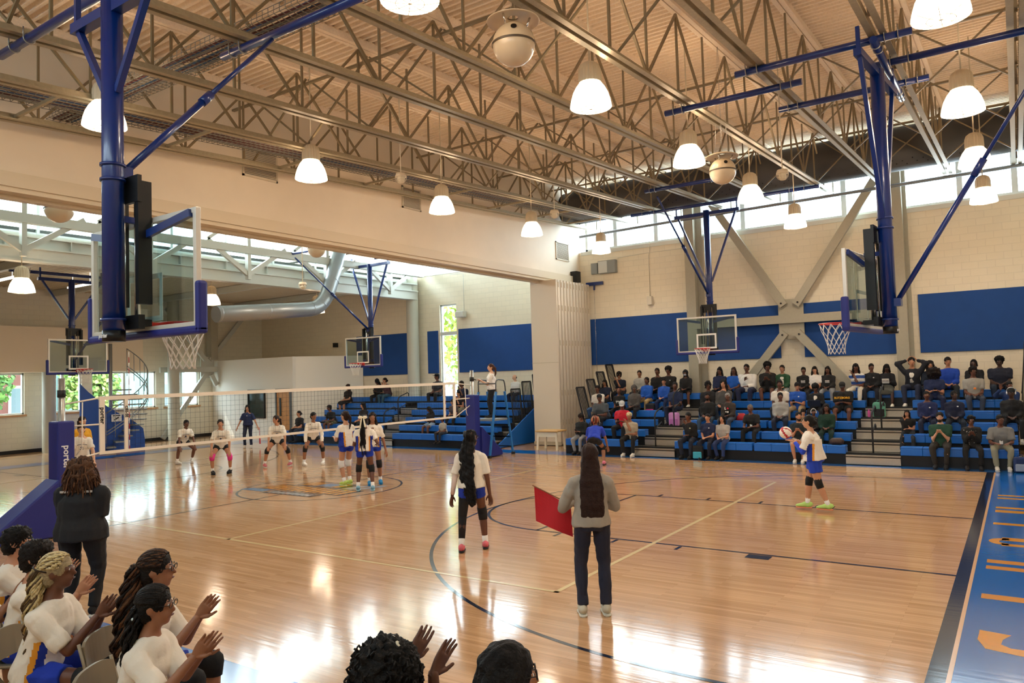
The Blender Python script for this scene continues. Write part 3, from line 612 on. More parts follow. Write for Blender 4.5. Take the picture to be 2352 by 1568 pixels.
# wall devices
o = thingbox('control_box', [(-12.25, -12.0, 12.48, 12.6, 6.05, 6.45)], mat('box_grey', '8d9291', .5), 'small grey electrical box on the wall beside the header', 'box')
t = empty('control_box', (-11.6, 12.6, 6.25)); tag(t, 'larger grey electrical box with a white door beside the header', 'box')
MB().box(-.32, .36, -.2, 0, -.22, .24).obj('case', MATS['box_grey'], t); MB().box(-.3, .05, -.21, -.2, -.2, .22).obj('door', mat('box_white', 'c9ccc9', .5), t)
t = empty('crank_bracket', (-12.15, 12.56, 5.68)); tag(t, 'blue winch bracket with a cable on the far wall by the partition', 'winch')
MB().box(-.35, .35, -.06, .0, -.04, .08).bar((0, -.05, 0), (0, -.08, -.22), .05, .05).obj('bracket', bluem, t); MB().tube([(0, -.08, -.2), (0, -.08, -3.6)], .006, 5).obj('winch_cable', chrome, t)
o = thingbox('wall_speaker', [(-10.08, -9.9, 12.45, 12.6, 4.75, 5.05)], mat('ivory', 'd9d2c0', .5), 'small ivory device at the end of a conduit on the far wall', 'wall device')
MB().tube([(-10.0, 12.57, 5.05), (-10.0, 12.57, 6.5), (-9.95, 12.57, 6.65), (-9.9, 12.57, 8.0)], .012, 6).tube([(-11.2, 12.57, 6.55), (-10.0, 12.57, 6.6), (-8.6, 12.57, 6.6)], .01, 6).obj('conduit', MATS['ivory'], o)
o = MB().box(-.22, .22, -.25, 0, -.12, .14).obj('wall_speaker', mat('speaker_grey', 'c8c8c0', .5), loc=(-18.35, 12.55, 5.0), bevel=.03); tag(o, 'white wall speaker right of the tall slot window', 'speaker'); 
MB().tube([(.1, -.02, .14), (.1, -.02, 1.7), (-.6, -.02, 1.75)], .012, 6).obj('conduit', MATS['speaker_grey'], o)
o = thingbox('wall_camera', [(-25.9, -25.75, 12.3, 12.5, 4.0, 4.2)], dark, 'small dark camera high on the left far wall', 'camera')
o = MB().box(-.14, .14, -.3, 0, -.2, .2).obj('motor_unit', black, loc=(-12.68, 12.2, 5.95)); tag(o, 'black motor unit above the partition top', 'motor')

# ---------------------------------------------------------------- bleachers
def seat_z(k): return .46+.243*k
RD = .71
def bleacher(name, label, y0, segs, aisles, xl, xr, nrow=6, skirt=None, rails=()):
    """segs[k]: list of (x0,x1) seat runs of row k"""
    t = empty(name, (0, 0, 0)); tag(t, label, 'bleachers')
    for k in range(nrow):
        yf = y0+RD*k; z = seat_z(k)
        if k: MB().box(xl(k), xr(k), yf-RD+.28, yf+.3, .243*k-.03, .243*k).box(xl(k), xr(k), yf+.28, yf+.30, .243*k, .243*(k+1)-.03).obj('deck', mat('deck_aluminium', '8f8a80', .4, .5), t)
        for x0, x1 in segs[k]:
            n_ = max(1, round((x1-x0)/.46)); wd = (x1-x0)/n_
            b = MB()
            for i in range(n_): b.box(x0+i*wd+.002, x0+(i+1)*wd-.002, yf, yf+.29, z-.045, z); b.box(x0+i*wd+.001, x0+(i+1)*wd-.001, yf, yf+.05, z-.20, z-.04)
            b.box(x0, x1, yf+.03, yf+.27, z-.19, z-.05)
            b.obj('bench_seat', seatb, t, bevel=.012)
        b = MB().box(xl(k), xr(k), yf+.06, yf+.10, .243*k, z-.17); b.obj('riser', black, t)
    MB().box(xl(nrow-1), xr(nrow-1), y0+RD*nrow-.43, min(y0+RD*nrow+.1, 12.5), .243*nrow-.05, .243*nrow-.02).obj('deck', MATS['deck_aluminium'], t)
    for ai, fx in enumerate(aisles):
        for k in range(nrow-1):
            x0, x1 = fx(k); yf = y0+RD*k
            b = MB(); b.box(x0, x1, yf-.02, yf+.30, .243*(k+.5)-.04+.12, .243*(k+.5)+.12).box(x0, x1, yf+.28, yf+RD-.02, .243*(k+1)-.04, .243*(k+1)+.004)
            b.box(x0, x1, yf-.02, yf, .243*k+.02, .243*(k+.5)+.06); b.box(x0, x1, yf+.27, yf+.30, .243*(k+.5)+.12, .243*(k+1)-.04)
            b.obj('aisle_step', alu, t)
            b = MB()
            for q in range(3): b.box(x0+.01, x1-.01, yf+.05+q*.07, yf+.06+q*.07, .243*(k+.5)+.12, .243*(k+.5)+.124)
            b.box(x0, x1, yf-.022, yf-.018, .243*(k+.5)+.085, .243*(k+.5)+.095); b.box(x0+.001, x1-.001, yf+.266, yf+.270, .243*(k+.5)+.15, .243*(k+.5)+.158); b.obj('tread_line', black, t)
        for k0 in (0, 2) if nrow > 4 else (0,):
            x0, x1 = fx(k0); xm = (x0+x1)/2; y = y0+RD*k0+.12; z = .243*k0+.2
            b = MB().tube([(xm, y, z), (xm, y, z+.85)]+bez([(xm, y, z+.9), (xm, y+.02, z+1.02), (xm, y+.14, z+1.07)], 5)+[(xm, y+.55, z+1.19), (xm, y+.62, z+1.15), (xm, y+.62, z+1.05)], .021, 8)
            b.tube([(xm, y, z+.55), (xm, y+.1, z+.62), (xm, y+.48, z+.75), (xm, y+.55, z+.70), (xm, y+.55, z+.63)], .018, 8).lathe([(.05, 0), (.05, .03), (.025, .05)], (xm, y, z), 10); b.obj('aisle_handrail', dark, t)
    if skirt:
        sy = y0+.1
        b = MB()
        for x0, x1 in skirt: b.box(x0, x1, sy, sy+.03, .015, .245); b.box(x0, x1, sy-.02, sy+.02, .02, .10)
        b.obj('skirt_board', mat('skirt_dark', '26282a', .35), t)
    for fn in rails: fn(t)
    return t
def end_rail(x, y0, y1, zb0, zb1, h, n_, lean=0):
    def f(t):
        b = MB(); b.bar((x, y0, zb0), (x, y1, zb1), .03, .04); b.bar((x-lean, y0, zb0+h), (x-lean, y1, zb1+h), .03, .05)
        b.bar((x, y0, zb0-.2), (x-lean, y0, zb0+h), .03, .05); b.bar((x, y1, zb1-.2), (x-lean, y1, zb1+h), .03, .05)
        for i in range(1, n_): q = i/n_; yy_ = y0+(y1-y0)*q; zz_ = zb0+(zb1-zb0)*q; b.bar((x, yy_, zz_), (x-lean, yy_, zz_+h), .02, .02)
        b.obj('end_guard_rail', dark, t)
    return f
al1 = lambda k: (-8.67+.02*k, -7.45-.02*k); al2 = lambda k: (-3.02+.01*k, -1.82)
segs = []
for k in range(6):
    a0, a1 = al1(k); b0, b1 = al2(k); L_ = -10.95-.03*k
    if k < 5: segs.append([(L_, a0), (a1, -5.3), (-5.25, b0), (b1, .5)])
    else: segs.append([(L_, -5.3), (-5.25, .5)])
rails = [end_rail(-11.12, 8.05+RD*k+.1, 8.05+RD*k+.62, seat_z(k)+.0, seat_z(k)+.0, 1.02, 6, .28) for k in range(2, 6)]
rails += [end_rail(.62, 8.05+RD*k+.1, 8.05+RD*k+.65, seat_z(k)-.1, seat_z(k)-.1, 1.3, 5, -.12) for k in (1, 3, 5)]
BR = bleacher('bleachers', 'blue bench bleachers with aluminium aisles packed with spectators on the right', 8.0, segs, [al1, al2], lambda k: -10.98-.03*k, lambda k: .52, 6, [(-10.9, .5)], rails)
numw = mat('plate_grey', 'b9bcbc', .5)
for x in (-8.62, -7.4, -3.0, -1.78): MB().box(x-.05, x+.05, 8.072, 8.08, .05, .2).obj('number_plate', numw, BR); text('plate_number', '1', .1, black, (x, 8.068, .125), (PI/2, 0, 0), BR)
al3 = lambda k: (-19.35-.42*k+.13*k, -18.35-.45*k+.13*k)
segs = []
for k in range(6):
    a0, a1 = al3(k)
    if k < 5: segs.append([(-24.4+.02*k, a0), (a1, -14.1-.05*k)])
    else: segs.append([(-24.3, -14.1)])
YB = 8.2
rails = [end_rail(-14.0, YB+RD*k+.1, YB+RD*k+.66, seat_z(k)-.1, seat_z(k)-.1, 1.1, 6, .1) for k in (2, 3, 4, 5)]
BL = bleacher('bleachers', 'blue bench bleachers with few spectators in the left hall behind the net', YB, segs, [al3], lambda k: -24.4, lambda k: -13.98, 6, [(-24.3, -14.1)], rails)
MB().prism([(8.4, .02), (12.4, .02), (12.4, 1.6), (11.6, 1.55)], -13.95, -13.90, lambda x, y, z: (z, x, y)).obj('side_curtain', seatb, BL)
for x in (-18.0, -17.5, -15.4): MB().box(x-.05, x+.05, 8.272, 8.28, .05, .2).obj('number_plate', numw, BL)

# ---------------------------------------------------------------- volleyball net
t = empty('volleyball_net', (-12.8, 0, 0)); tag(t, 'white taped volleyball net stretched across the court', 'net')
tape = mat('net_tape', 'ece2d2', .8)
MB().box(-.02, .02, -5.0, 5.0, 2.22, 2.29).obj('top_tape', tape, t); MB().box(-.015, .015, -5.0, 5.0, 1.27, 1.32).obj('bottom_tape', tape, t)
b = MB()
for i in range(100): y = -4.95+i*.1; b.tube([(0, y, 1.3), (0, y, 2.25)], .0022, 3, False)
for i in range(9): z = 1.4+i*.1; b.tube([(0, -4.95, z), (0, 4.95, z)], .0022, 3, False)
b.obj('mesh', mat('black_net_cord', '2a2a28', .8), t)
for y in (-4.95, -4.52, 4.5, 4.95): MB().box(-.018, .018, y-.045 if abs(y) > 4.8 else y-.03, y+.045 if abs(y) > 4.8 else y+.03, 1.28, 2.28).obj('side_band', tape, t)
for y in (-4.46, 5.0-.44):
    b = MB()
    for i in range(18): b.mi = i % 2; b.tube([(0, y, 1.28+i*.1), (0, y, 1.38+i*.1)], .006, 6)
    b.obj('antenna', [mat('antenna_red', 'b0222a', .5), mat('antenna_white', 'eeeeee', .5)], t)
b = MB()
for s in (-1, 1):
    e = s*(5.58 if s < 0 else 5.75)
    b.tube([(0, s*5.0, 2.26), (0, e, 2.18)], .014, 6); b.tube([(0, s*5.0, 1.3), (0, e, 1.62 if s > 0 else 1.2)], .014, 6); b.tube([(0, s*5.0, 1.8), (0, e, 1.8)], .014, 6); b.tube([(.0, e-s*.3, 2.2), (.02, e-s*.28, 1.4), (0, e-s*.2, 1.3)], .010, 6)
b.obj('strap', tape, t)
text('net_lettering', 'porter', .11, black, (.02, -4.95, 1.95), (PI/2, PI/2, PI/2), t, .003); text('net_lettering', 'CBS-SE', .07, black, (.02, -4.52, 2.0), (PI/2, PI/2, PI/2), t, .002)
def post(y, s, label):
    t = empty('net_post', (-12.8, y, 0)); tag(t, label, 'net post')
    MB().tube([(0, 0, 0), (0, 0, 2.62)], .055, 16).obj('pole', mat('satin_steel_post', 'a9a9a4', .3, .7), t)
    b = MB().tube([(0, 0, 2.3), (0, 0, 2.42)], .065, 14).tube([(.06, 0, 2.36), (.16, 0, 2.33)], .012, 6); b.obj('height_collar', dark, t)
    b = MB().box(-.17, .17, -.14, .14, .03, 1.9); b.obj('post_pad', padm, t, bevel=.03)
    b = MB().prism([(s*.14, .02), (s*1.15, .02), (s*1.15, .16), (s*.14, .95)], -.24, .24, lambda x, y_, z: (z, x, y_)); b.obj('base_pad', padm, t, bevel=.025)
    if s < 0: text('pad_lettering', 'porter', .15, mat('print_white'), (.174, .0, 1.3), (PI/2, PI/2, PI/2), t, .003)
post(-5.62, -1, 'left net post wrapped in a blue pad beside the woman in black'); post(5.8, 1, 'far net post wrapped in a blue pad beside the referee stand')
# referee stand
t = empty('referee_stand', (-12.8, 6.75, 0)); tag(t, 'blue ladder style referee stand at the far net post', 'referee stand')
b = MB()
for sx in (-.33, .33):
    b.bar((sx, -.62, 0), (sx, -.2, 1.95), .06, .045); b.bar((sx, .62, 0), (sx, .25, 1.95), .06, .045)
    for i in range(5): b.bar((-.33, .62-.07*i-.05, .3*i+.25), (.33, .62-.07*i-.05, .3*i+.25), .05, .025)
b.obj('ladder_frame', mat('mid_blue_steel', '2b74b8', .4), t)
MB().box(-.33, .33, -.35, .35, 1.08, 1.14).obj('platform', mat('platform_grey', '8f9290', .5, .3), t)
b = MB()
for sx in (-.33, .33): b.tube([(sx, -.2, 1.9), (sx, -.2, 2.12)]+bez([(sx, -.2, 2.2), (sx, -.2, 2.32), (sx, -.05, 2.32)], 4)+[(sx, .15, 2.3)]+bez([(sx, .2, 2.3), (sx, .28, 2.25), (sx, .3, 1.95)], 4), .02, 8)
b.tube([(-.33, -.2, 2.2), (.33, -.2, 2.2)], .02, 8); b.obj('hand_hoop', mat('grey_tube', '5c5f60', .4, .5), t)
for sx in (-.33, .33):
    for sy in (-.62, .62): MB().box(sx-.04, sx+.04, sy-.05, sy+.05, 0, .08).obj('rubber_foot', dark, t)
# scorer table beside the partition
t = empty('small_table', (-12.05, 8.95, 0)); tag(t, 'small cream table standing before the folding partition', 'table')
cr = mat('cream_plastic', 'e4d9bd', .45)
MB().box(-.42, .42, -.3, .3, .58, .63).obj('tabletop', mat('light_wood_top', 'cfa566', .5), t, bevel=.01); MB().box(-.36, .36, -.25, -.22, .42, .58).obj('apron', cr, t)
for sx in (-1, 1):
    for sy in (-1, 1): MB().bar((sx*.37, sy*.25, 0), (sx*.33, sy*.22, .58), .07, .05).obj('leg', cr, t)
# spiral stair at the left
t = empty('spiral_stair', (-29.6, 3.9, 0)); tag(t, 'blue spiral stair with a mesh rail by the left windows', 'staircase')
wood = mat('stair_blue', '1c4fa8', .45, coat=.2)
def hel(r, z0, z1, a0, a1, n_=24): return [(r*math.cos(a0+(a1-a0)*i/n_), r*math.sin(a0+(a1-a0)*i/n_), z0+(z1-z0)*i/n_) for i in range(n_+1)]
pts = hel(1.35, .3, 2.9, -.6, 2.2); vs = []
for i, p in enumerate(pts): vs += [(p[0], p[1], max(0, p[2]-1.6) if i > 6 else 0), (p[0], p[1], p[2]+.1)]
MB().prism([(-1.5, 0), (-1.5, 2.62), (-1.2, 2.3), (-.85, 2.0), (-.5, 1.72), (-.1, 1.45), (.5, 1.12), (.95, .75), (1.02, .3), (1.02, 0)], .62, .68, lambda x, y, z: (z, x, y)).obj('front_panel', wood, t)
b = MB()
for dz in (.0, .12, .85): b.tube([(p[0], p[1], p[2]+.3+dz) for p in pts], .02, 6)
for p in pts[::2]: b.tube([(p[0], p[1], p[2]), (p[0], p[1], p[2]+1.15)], .014, 5)
b.obj('handrail', mat('grey_rail', '9aa0a2', .4, .5), t)
b = MB()
for i in range(12): a = -.6+i*.24; b.add([(0, 0, .2*i+.1), (1.32*math.cos(a), 1.32*math.sin(a), .2*i+.1), (1.32*math.cos(a+.26), 1.32*math.sin(a+.26), .2*i+.1), (0, 0, .2*i+.15), (1.32*math.cos(a), 1.32*math.sin(a), .2*i+.15), (1.32*math.cos(a+.26), 1.32*math.sin(a+.26), .2*i+.15)], [(0, 2, 1), (3, 4, 5), (1, 2, 5, 4), (0, 1, 4, 3), (0, 3, 5, 2)])
b.obj('tread', MATS['box_grey'], t); MB().tube([(0, 0, 0), (0, 0, 4.2)], .07, 12).obj('centre_pole', MATS['grey_rail'], t)
o = MB().box(0, .01, -.2, .2, 0, .28).obj('notice_sign', mat('sign_white', 'eeeeee', .6), loc=(-28.88, 3.75, 1.1)); tag(o, 'small white notice sign on the blue stair panel', 'sign'); MB().bar((.012, -.1, .06), (.012, .08, .16), .004, .05).bar((.012, -.15, .23), (.012, .15, .23), .004, .04).obj('sign_print', black, o)
# ---------------------------------------------------------------- outdoors seen through the windows
gnd = MB().box(-70, XW-.3, -40, 40, -.4, -.2).obj('ground_outside', mat('pale_pavement', 'a8a8a0', .9), kind='structure')
def tree(x, y, h, r, cols, label, seed):
    t = empty('tree', (x, y, -.2)); tag(t, label, 'tree'); rnd = random.Random(seed)
    b = MB().tube([(0, 0, 0), (.1, .05, h*.35), (.0, .2, h*.6)], [.22, .16, .08], 8)
    for i in range(7): a = rnd.random()*6.28; b.tube([(0, .1, h*(.3+.04*i)), (r*.6*math.cos(a), r*.6*math.sin(a), h*(.5+.05*i))], [.06, .02], 5)
    b.obj('trunk', mat('bark', '4a4036', .9), t)
    b = MB(); 
    for i in range(2600):
        v = Vector((rnd.gauss(0, 1), rnd.gauss(0, 1), rnd.gauss(0, 1))).normalized()*rnd.random()**.4
        p = Vector((v.x*r, v.y*r, h*.62+v.z*h*.42)); a = Vector((rnd.gauss(0, 1), rnd.gauss(0, 1), rnd.gauss(0, 1))).normalized()*.16; c_ = a.cross(Vector((rnd.random(), rnd.random(), rnd.random()))).normalized()*.11
        b.mi = i % len(cols); b.add([p-a, p+c_, p+a, p-c_], [(0, 1, 2, 3)])
    b.obj('foliage', [mat('leaf_'+c, c, .7) for c in cols], t)
G = ['8faa58', 'aac26c', '6d8f48', 'cdd085']
tree(-39, -1.6, 5.5, 2.2, G, 'green tree outside the leftmost window', 1); tree(-42.5, 3.6, 5.2, 1.9, ['6f9a4c', '8db45c', '557c40'], 'dark green tree outside behind the spiral stair', 2); tree(-39.5, 8.0, 4.4, 1.5, G, 'green bush outside left of the teal house', 3)
tree(-21.5, 17.5, 7.5, 2.4, ['b9c25a', '93a844', 'd3cf7a', '7d9440'], 'yellow green tree outside the tall slot window', 4)
def house(x, y, wd, h, m, label):
    t = empty('house', (x, y, -.2)); tag(t, label, 'building')
    MB().box(-3, 3, -wd/2, wd/2, 0, h).obj('wall', m, t)
    for q in (-.3, .3):
        f = MB().box(3.0, 3.08, q*wd-.55, q*wd+.55, 1.0, 2.9).obj('window', mat('white_paint'), t); MB().box(3.08, 3.1, q*wd-.42, q*wd+.42, 1.15, 2.75).obj('pane', mat('house_glass', '7d8c92', .1), f)
house(-49, 6.2, 3.6, 7, mat('red_brick', '8d5a50', .9), 'red brick building outside the left windows'); house(-47, 12.6, 7, 7, mat('teal_siding', '8fb3ad', .8), 'pale teal house outside the window by the brace'); house(-52, -3, 8, 6, mat('pale_siding', 'b9c6cc', .8), 'pale blue house outside the leftmost window')
# ---------------------------------------------------------------- people
SK = {'p': 'd9a88a', 't': 'bd8666', 'm': '97664a', 'd': '6a4231', 'k': '4a3026', 'l': 'c48e6c'}
def skinm(k): return mat('skin_'+k, SK[k], .5, noise_=.05, nscale=9)
def cloth(c): return mat('cloth_'+c, c, .85, bump=.25, bscale=22)
def hairm(c):
    m = mat('hair_'+c, c, .55, noise_=.25, nscale=60, bump=.6, bscale=90); m.node_tree.nodes['Principled BSDF'].inputs['Specular IOR Level'].default_value = .22; return m
V = Vector
class PB(MB):
    def cap(s, a, b, r0, r1, n=10, k=3, flat0=False, flat1=False):
        a = V(a); b = V(b); d = b-a; L = d.length or 1e-4; d = d/L if L > 1e-4 else V((0, 0, 1)); pts = []; rr = []
        if not flat0:
            for i in range(k): q = PI/2*(1-i/k); pts.append(a-d*r0*math.sin(q)); rr.append(max(.0006, r0*math.cos(q)))
        pts.append(a); rr.append(r0); pts.append(b); rr.append(r1)
        if not flat1:
            for i in range(1, k+1): q = PI/2*i/k; pts.append(b+d*r1*math.sin(q)); rr.append(max(.0006, r1*math.cos(q)))
        return s.tube(pts, rr, n)
    def ell(s, c, rx, ry, rz_, R=None, n=14, m=9):
        c = V(c); vs = []; R = R or Matrix.Identity(3)
        for i in range(m+1):
            t_ = PI*i/m-PI/2; q = max(.01, math.cos(t_))
            for j in range(n): vs.append(c+R @ V((rx*q*math.cos(2*PI*j/n), ry*q*math.sin(2*PI*j/n), rz_*math.sin(t_))))
        fs = [(i*n+j, i*n+(j+1) % n, (i+1)*n+(j+1) % n, (i+1)*n+j) for i in range(m) for j in range(n)]+[tuple(range(n))[::-1], tuple(m*n+j for j in range(n))]
        return s.add(vs, fs, True)
    def loft(s, pts, rx, ry, right, n=16):
        vs = []; k = len(pts)
        for i, p in enumerate(pts):
            p = V(p); d = (V(pts[min(i+1, k-1)])-V(pts[max(i-1, 0)])).normalized(); r = (right[i] if isinstance(right, list) else right); r = (r-d*r.dot(d)).normalized(); u = r.cross(d)
            vs += [p+r*rx[i]*math.cos(2*PI*j/n)+u*ry[i]*math.sin(2*PI*j/n) for j in range(n)]
        # d x? orientation: make outward
        fs = [(i*n+j, i*n+(j+1) % n, (i+1)*n+(j+1) % n, (i+1)*n+j) for i in range(k-1) for j in range(n)]+[tuple(range(n))[::-1], tuple((k-1)*n+j for j in range(n))]
        fs = [f[::-1] for f in fs]
        return s.add(vs, fs, True)
PEND = []
def pend(b, name, mats, parent, voxel, post=None, smooth=2):
    o = b.obj(name, mats, parent)
    m = o.modifiers.new('r', 'REMESH'); m.mode = 'VOXEL'; m.voxel_size = voxel; m.use_smooth_shade = True
    if smooth: q = o.modifiers.new('s', 'SMOOTH'); q.iterations = smooth; q.factor = .5
    PEND.append((o, post)); return o
def flush():
    bpy.context.view_layer.update(); dg = bpy.context.evaluated_depsgraph_get(); dg.update()
    for o, post in PEND:
        me = bpy.data.meshes.new_from_object(o.evaluated_get(dg)); old = o.data; ms = list(old.materials)
        o.modifiers.clear(); o.data = me; bpy.data.meshes.remove(old)
        if not len(me.materials):
            for m in ms: me.materials.append(m)
        me.polygons.foreach_set('use_smooth', [True]*len(me.polygons))
        if post: post(o)
    PEND.clear()
# hand templates, wrist at the origin, fingers along +y, palm facing -z, thumb on -x (right hand palm down)
def hand_proto(curl, spread=.0, vox=.0035):
    b = PB(); b.loft([(0, -.02, 0), (0, .01, 0), (0, .05, 0), (0, .085, -.002), (0, .095, -.003)], [.022, .025, .037, .041, .036], [.017, .016, .014, .013, .010], V((1, 0, 0)), 14)
    for i, (x, L) in enumerate(((-.030, .068), (-.010, .077), (.011, .071), (.030, .056))):
        p = V((x, .088, -.002)); a = curl*.5; sx = (x/.03)*spread
        for j, f in enumerate((.45, .3, .25)):
            q = p+V((sx*L*f, L*f*math.cos(a), -L*f*math.sin(a))); b.cap(p, q, .0088-.0008*j, .0082-.0008*j, 8); p = q; a += curl
    b.cap((-.018, .015, -.004), (-.048, .045, -.010), .014, .011, 8); b.cap((-.048, .045, -.010), (-.060, .078, -.018-curl*.01), .0105, .0085, 8)
    o = b.obj('hand', [skinm('m')]); m = o.modifiers.new('r', 'REMESH'); m.mode = 'VOXEL'; m.voxel_size = vox; m2 = o.modifiers.new('s', 'SMOOTH'); m2.iterations = 2
    return o
_hs = {}
for nm, cu, sp, vx in (('relaxed', .35, 0, .0042), ('flat', .10, .05, .0042), ('far', .35, 0, .0065)): _hs[nm] = hand_proto(cu, sp, vx)
bpy.context.view_layer.update(); _dg = bpy.context.evaluated_depsgraph_get(); HAND = {}
for nm, o in _hs.items():
    me = bpy.data.meshes.new_from_object(o.evaluated_get(_dg)); HAND[nm] = ([v.co.copy() for v in me.vertices], [tuple(p.vertices) for p in me.polygons])
for o in _hs.values(): bpy.data.objects.remove(o)
def frame(d, u):
    d = d.normalized(); x = d.cross(u).normalized(); return Matrix((x, d, x.cross(d))).transposed()
def ik(a, t, l1, l2, pole):
    a = V(a); t = V(t); d = t-a; L = min(d.length, (l1+l2)*.995); d.normalize(); t = a+d*L
    c = (l1*l1-l2*l2+L*L)/(2*L); h = math.sqrt(max(l1*l1-c*c, 1e-5)); p = V(pole); p = (p-d*p.dot(d)).normalized(); return a+d*c+p*h, t
import numpy as np
_rs = np.random.RandomState(7); _K = _rs.normal(size=(10, 3)); _PH = _rs.uniform(0, 6.28, 10)
def noisy(o, amp, sc, seed=0, prot=None):
    me = o.data; n = len(me.vertices); co = np.empty(n*3, np.float32); no = np.empty(n*3, np.float32)
    me.vertices.foreach_get('co', co); me.vertices.foreach_get('normal', no); co = co.reshape(-1, 3); no = no.reshape(-1, 3)
    v = np.sin(co @ _K.T*sc*1.6+_PH+seed*3.1); q = (v[:, :5]*v[:, 5:]).sum(1)*.45
    co = co+no*(amp*q)[:, None]; me.vertices.foreach_set('co', co.ravel()); me.update()
def person(loc, rz, H=1.66, pel=(0, 0, .93), lean=(0, 0), twist=0, wr=None, wl=None, ar=None, al=None, headyaw=0, headpitch=0, hand='relaxed', handr=None, handl=None,
           shirt='e8e2d6', sleeve=.42, pants='1a2030', ptype='l', shoes='1c1c1e', skin='m', hair='short', haircol='15100f', near=1, build=1, label='', group=None,
           er=(.5, -.7, -.9), el=(-.5, -.7, -.9), kr=(.15, 1, .2), kl=(-.15, 1, .2), shirtmats=None, shirtfn=None, footr=0, footl=0, pads=None, ex='', shorts_len=.38, hem=.0, name='person'):
    s = H/1.66; vox = (.022, .015, .011)[near]*(.9 if H < 1.3 else 1)
    t = empty(name, loc, rz); tag(t, label, 'person', group)
    P = V(pel)*1.0; sp = V((math.sin(lean[1]), math.sin(lean[0])*math.cos(lean[1]), math.cos(lean[0])*math.cos(lean[1])))
    rt = V((math.cos(twist), math.sin(twist), 0)); rt = (rt-sp*rt.dot(sp)).normalized(); R0 = V((1, 0, 0)); fw = sp.cross(rt)*-1; fw = rt.cross(sp)*-1 if fw.y < 0 else fw
    at = lambda z, y=0: P+sp*z*s+fw*y*s
    bw = build
    b = PB()
    tor = [at(-.07), at(0), at(.10, -.005), at(.20, .0), at(.30, .005), at(.40, 0), at(.455, -.012), at(.50, -.012)]
    trx = [.10*bw, .162*bw, .135*bw, .142*bw, .158*bw, .118*bw**.6, .070, .052]; tryy = [.08*bw, .112*bw, .098*bw, .105*bw, .112*bw, .085*bw, .06, .05]
    rts = [R0.lerp(rt, q).normalized() for q in (0, 0, .3, .6, .8, 1, 1, 1)]
    b.loft(tor, [x*s for x in trx], [x*s for x in tryy], rts)
    nb = at(.47, -.01); hR = Matrix.Rotation(headyaw, 3, 'Z'); hd = hR @ V((0, 1, 0)); hd = (hd*math.cos(headpitch)+V((0, 0, 1))*math.sin(headpitch)).normalized()
    hx = hd.cross(V((0, 0, 1))).normalized(); hu = hx.cross(hd); HR = Matrix((hx, hd, hu)).transposed()
    hup = (hu*.6+sp*.4).normalized(); hc = nb+hup*.155*s+hd*.022*s
    hp = lambda x, y, z: hc+HR @ V((x*s, y*s, z*s))
    b.cap(nb-sp*.02, hc-hu*.06*s-hd*.01*s, .053*s, .049*s)
    b.ell(hc+hu*.015*s-hd*.008*s, .074*s, .093*s, .098*s, HR); b.ell(hp(0, .022, -.05), .055*s, .064*s, .068*s, HR); b.ell(hp(0, .055, -.088), .026*s, .022*s, .022*s, HR)
    b.cap(hp(0, .088, .012), hp(0, .104, -.022), .009*s, .013*s, 8)
    for q in (-1, 1): b.ell(hp(q*.076, -.008, -.008), .011*s, .022*s, .032*s, HR, 8, 6)
    b.ell(hp(0, .083, -.052), .026*s, .012*s, .010*s, HR, 8, 6)
    for q in (-1, 1): b.ell(hp(q*.033, .075, .012), .02*s, .016*s, .014*s, HR, 8, 6)
    arms = []; vecs = {}
    for q, w_, a_, pole, hn in ((1, wr, ar, er, handr), (-1, wl, al, el, handl)):
        sh = at(.362)+rt*q*.160*s*bw**.6; b.cap(at(.435)+rt*q*.03*s, sh, .040*s, .052*s*bw**.5)
        if w_ is None: w_ = sh+V((q*.07, .04, -.52))*s; 
        else: w_ = P*0+V(w_)
        e, w2 = ik(sh, w_, .285*s, .25*s, pole); bb = .5+.5*bw
        b.cap(sh, e, .052*s*bw, .037*s*bb); b.cap(e, w2, .038*s*bb, .025*s*bb)
        arms.append((q, sh, e, w2)); fd = a_ and V(a_) or (w2-e); vecs[q] = (w2, fd, hn)
    legs = []
    kk = (V(pel[:2]+(0,)) if 0 else V((0, 0, 0)))
    for q, f, pole, rot in ((1, spec_leg[0], kr, footr), (-1, spec_leg[1], kl, footl)):
        h = P+V((q*.088*s*bw, 0, -.03*s)); kn, an = ik(h, f, .42*s, .41*s, pole)
        b.cap(h, kn, .083*s*bw, .053*s*(.5+.5*bw)); b.cap(kn, kn.lerp(an, .35), .052*s, .055*s*(.6+.4*bw)); b.cap(kn.lerp(an, .35), an, .055*s*(.6+.4*bw), .033*s)
        fd = V((math.sin(rot), math.cos(rot), 0)); b.cap(an, an+fd*.10*s+V((0, 0, -.045))*s, .034*s, .028*s, 8); legs.append((q, h, kn, an, fd))
    hnd = 'far' if near == 0 else hand
    def add_hands(o, vecs=vecs, hnd=hnd):
        me = o.data; vs = [v.co.copy() for v in me.vertices]; fs = [tuple(p.vertices) for p in me.polygons]
        for q, (w2, fd, hn) in vecs.items():
            hv, hf = HAND['far' if near == 0 else (hn or hnd)]; up_ = V((0, 0, 1))
            if ex_palm.get(q) is not None: up_ = V(ex_palm[q])
            F = frame(fd, up_+V((0.01, .02, 0))); n0 = len(vs)
            for c in hv: vs.append(w2+F @ V((c.x*q*s, c.y*s, c.z*s)))
            fs += [tuple(n0+i for i in (f if q > 0 else f[::-1])) for f in hf]
        m2 = bpy.data.meshes.new('body'); m2.from_pydata(vs, [], fs)
        for m in me.materials: m2.materials.append(m)
        m2.polygons.foreach_set('use_smooth', [True]*len(fs)); o.data = m2
    ex_palm = dict(PALM)
    pend(b, 'body', skinm(skin), t, vox, add_hands)
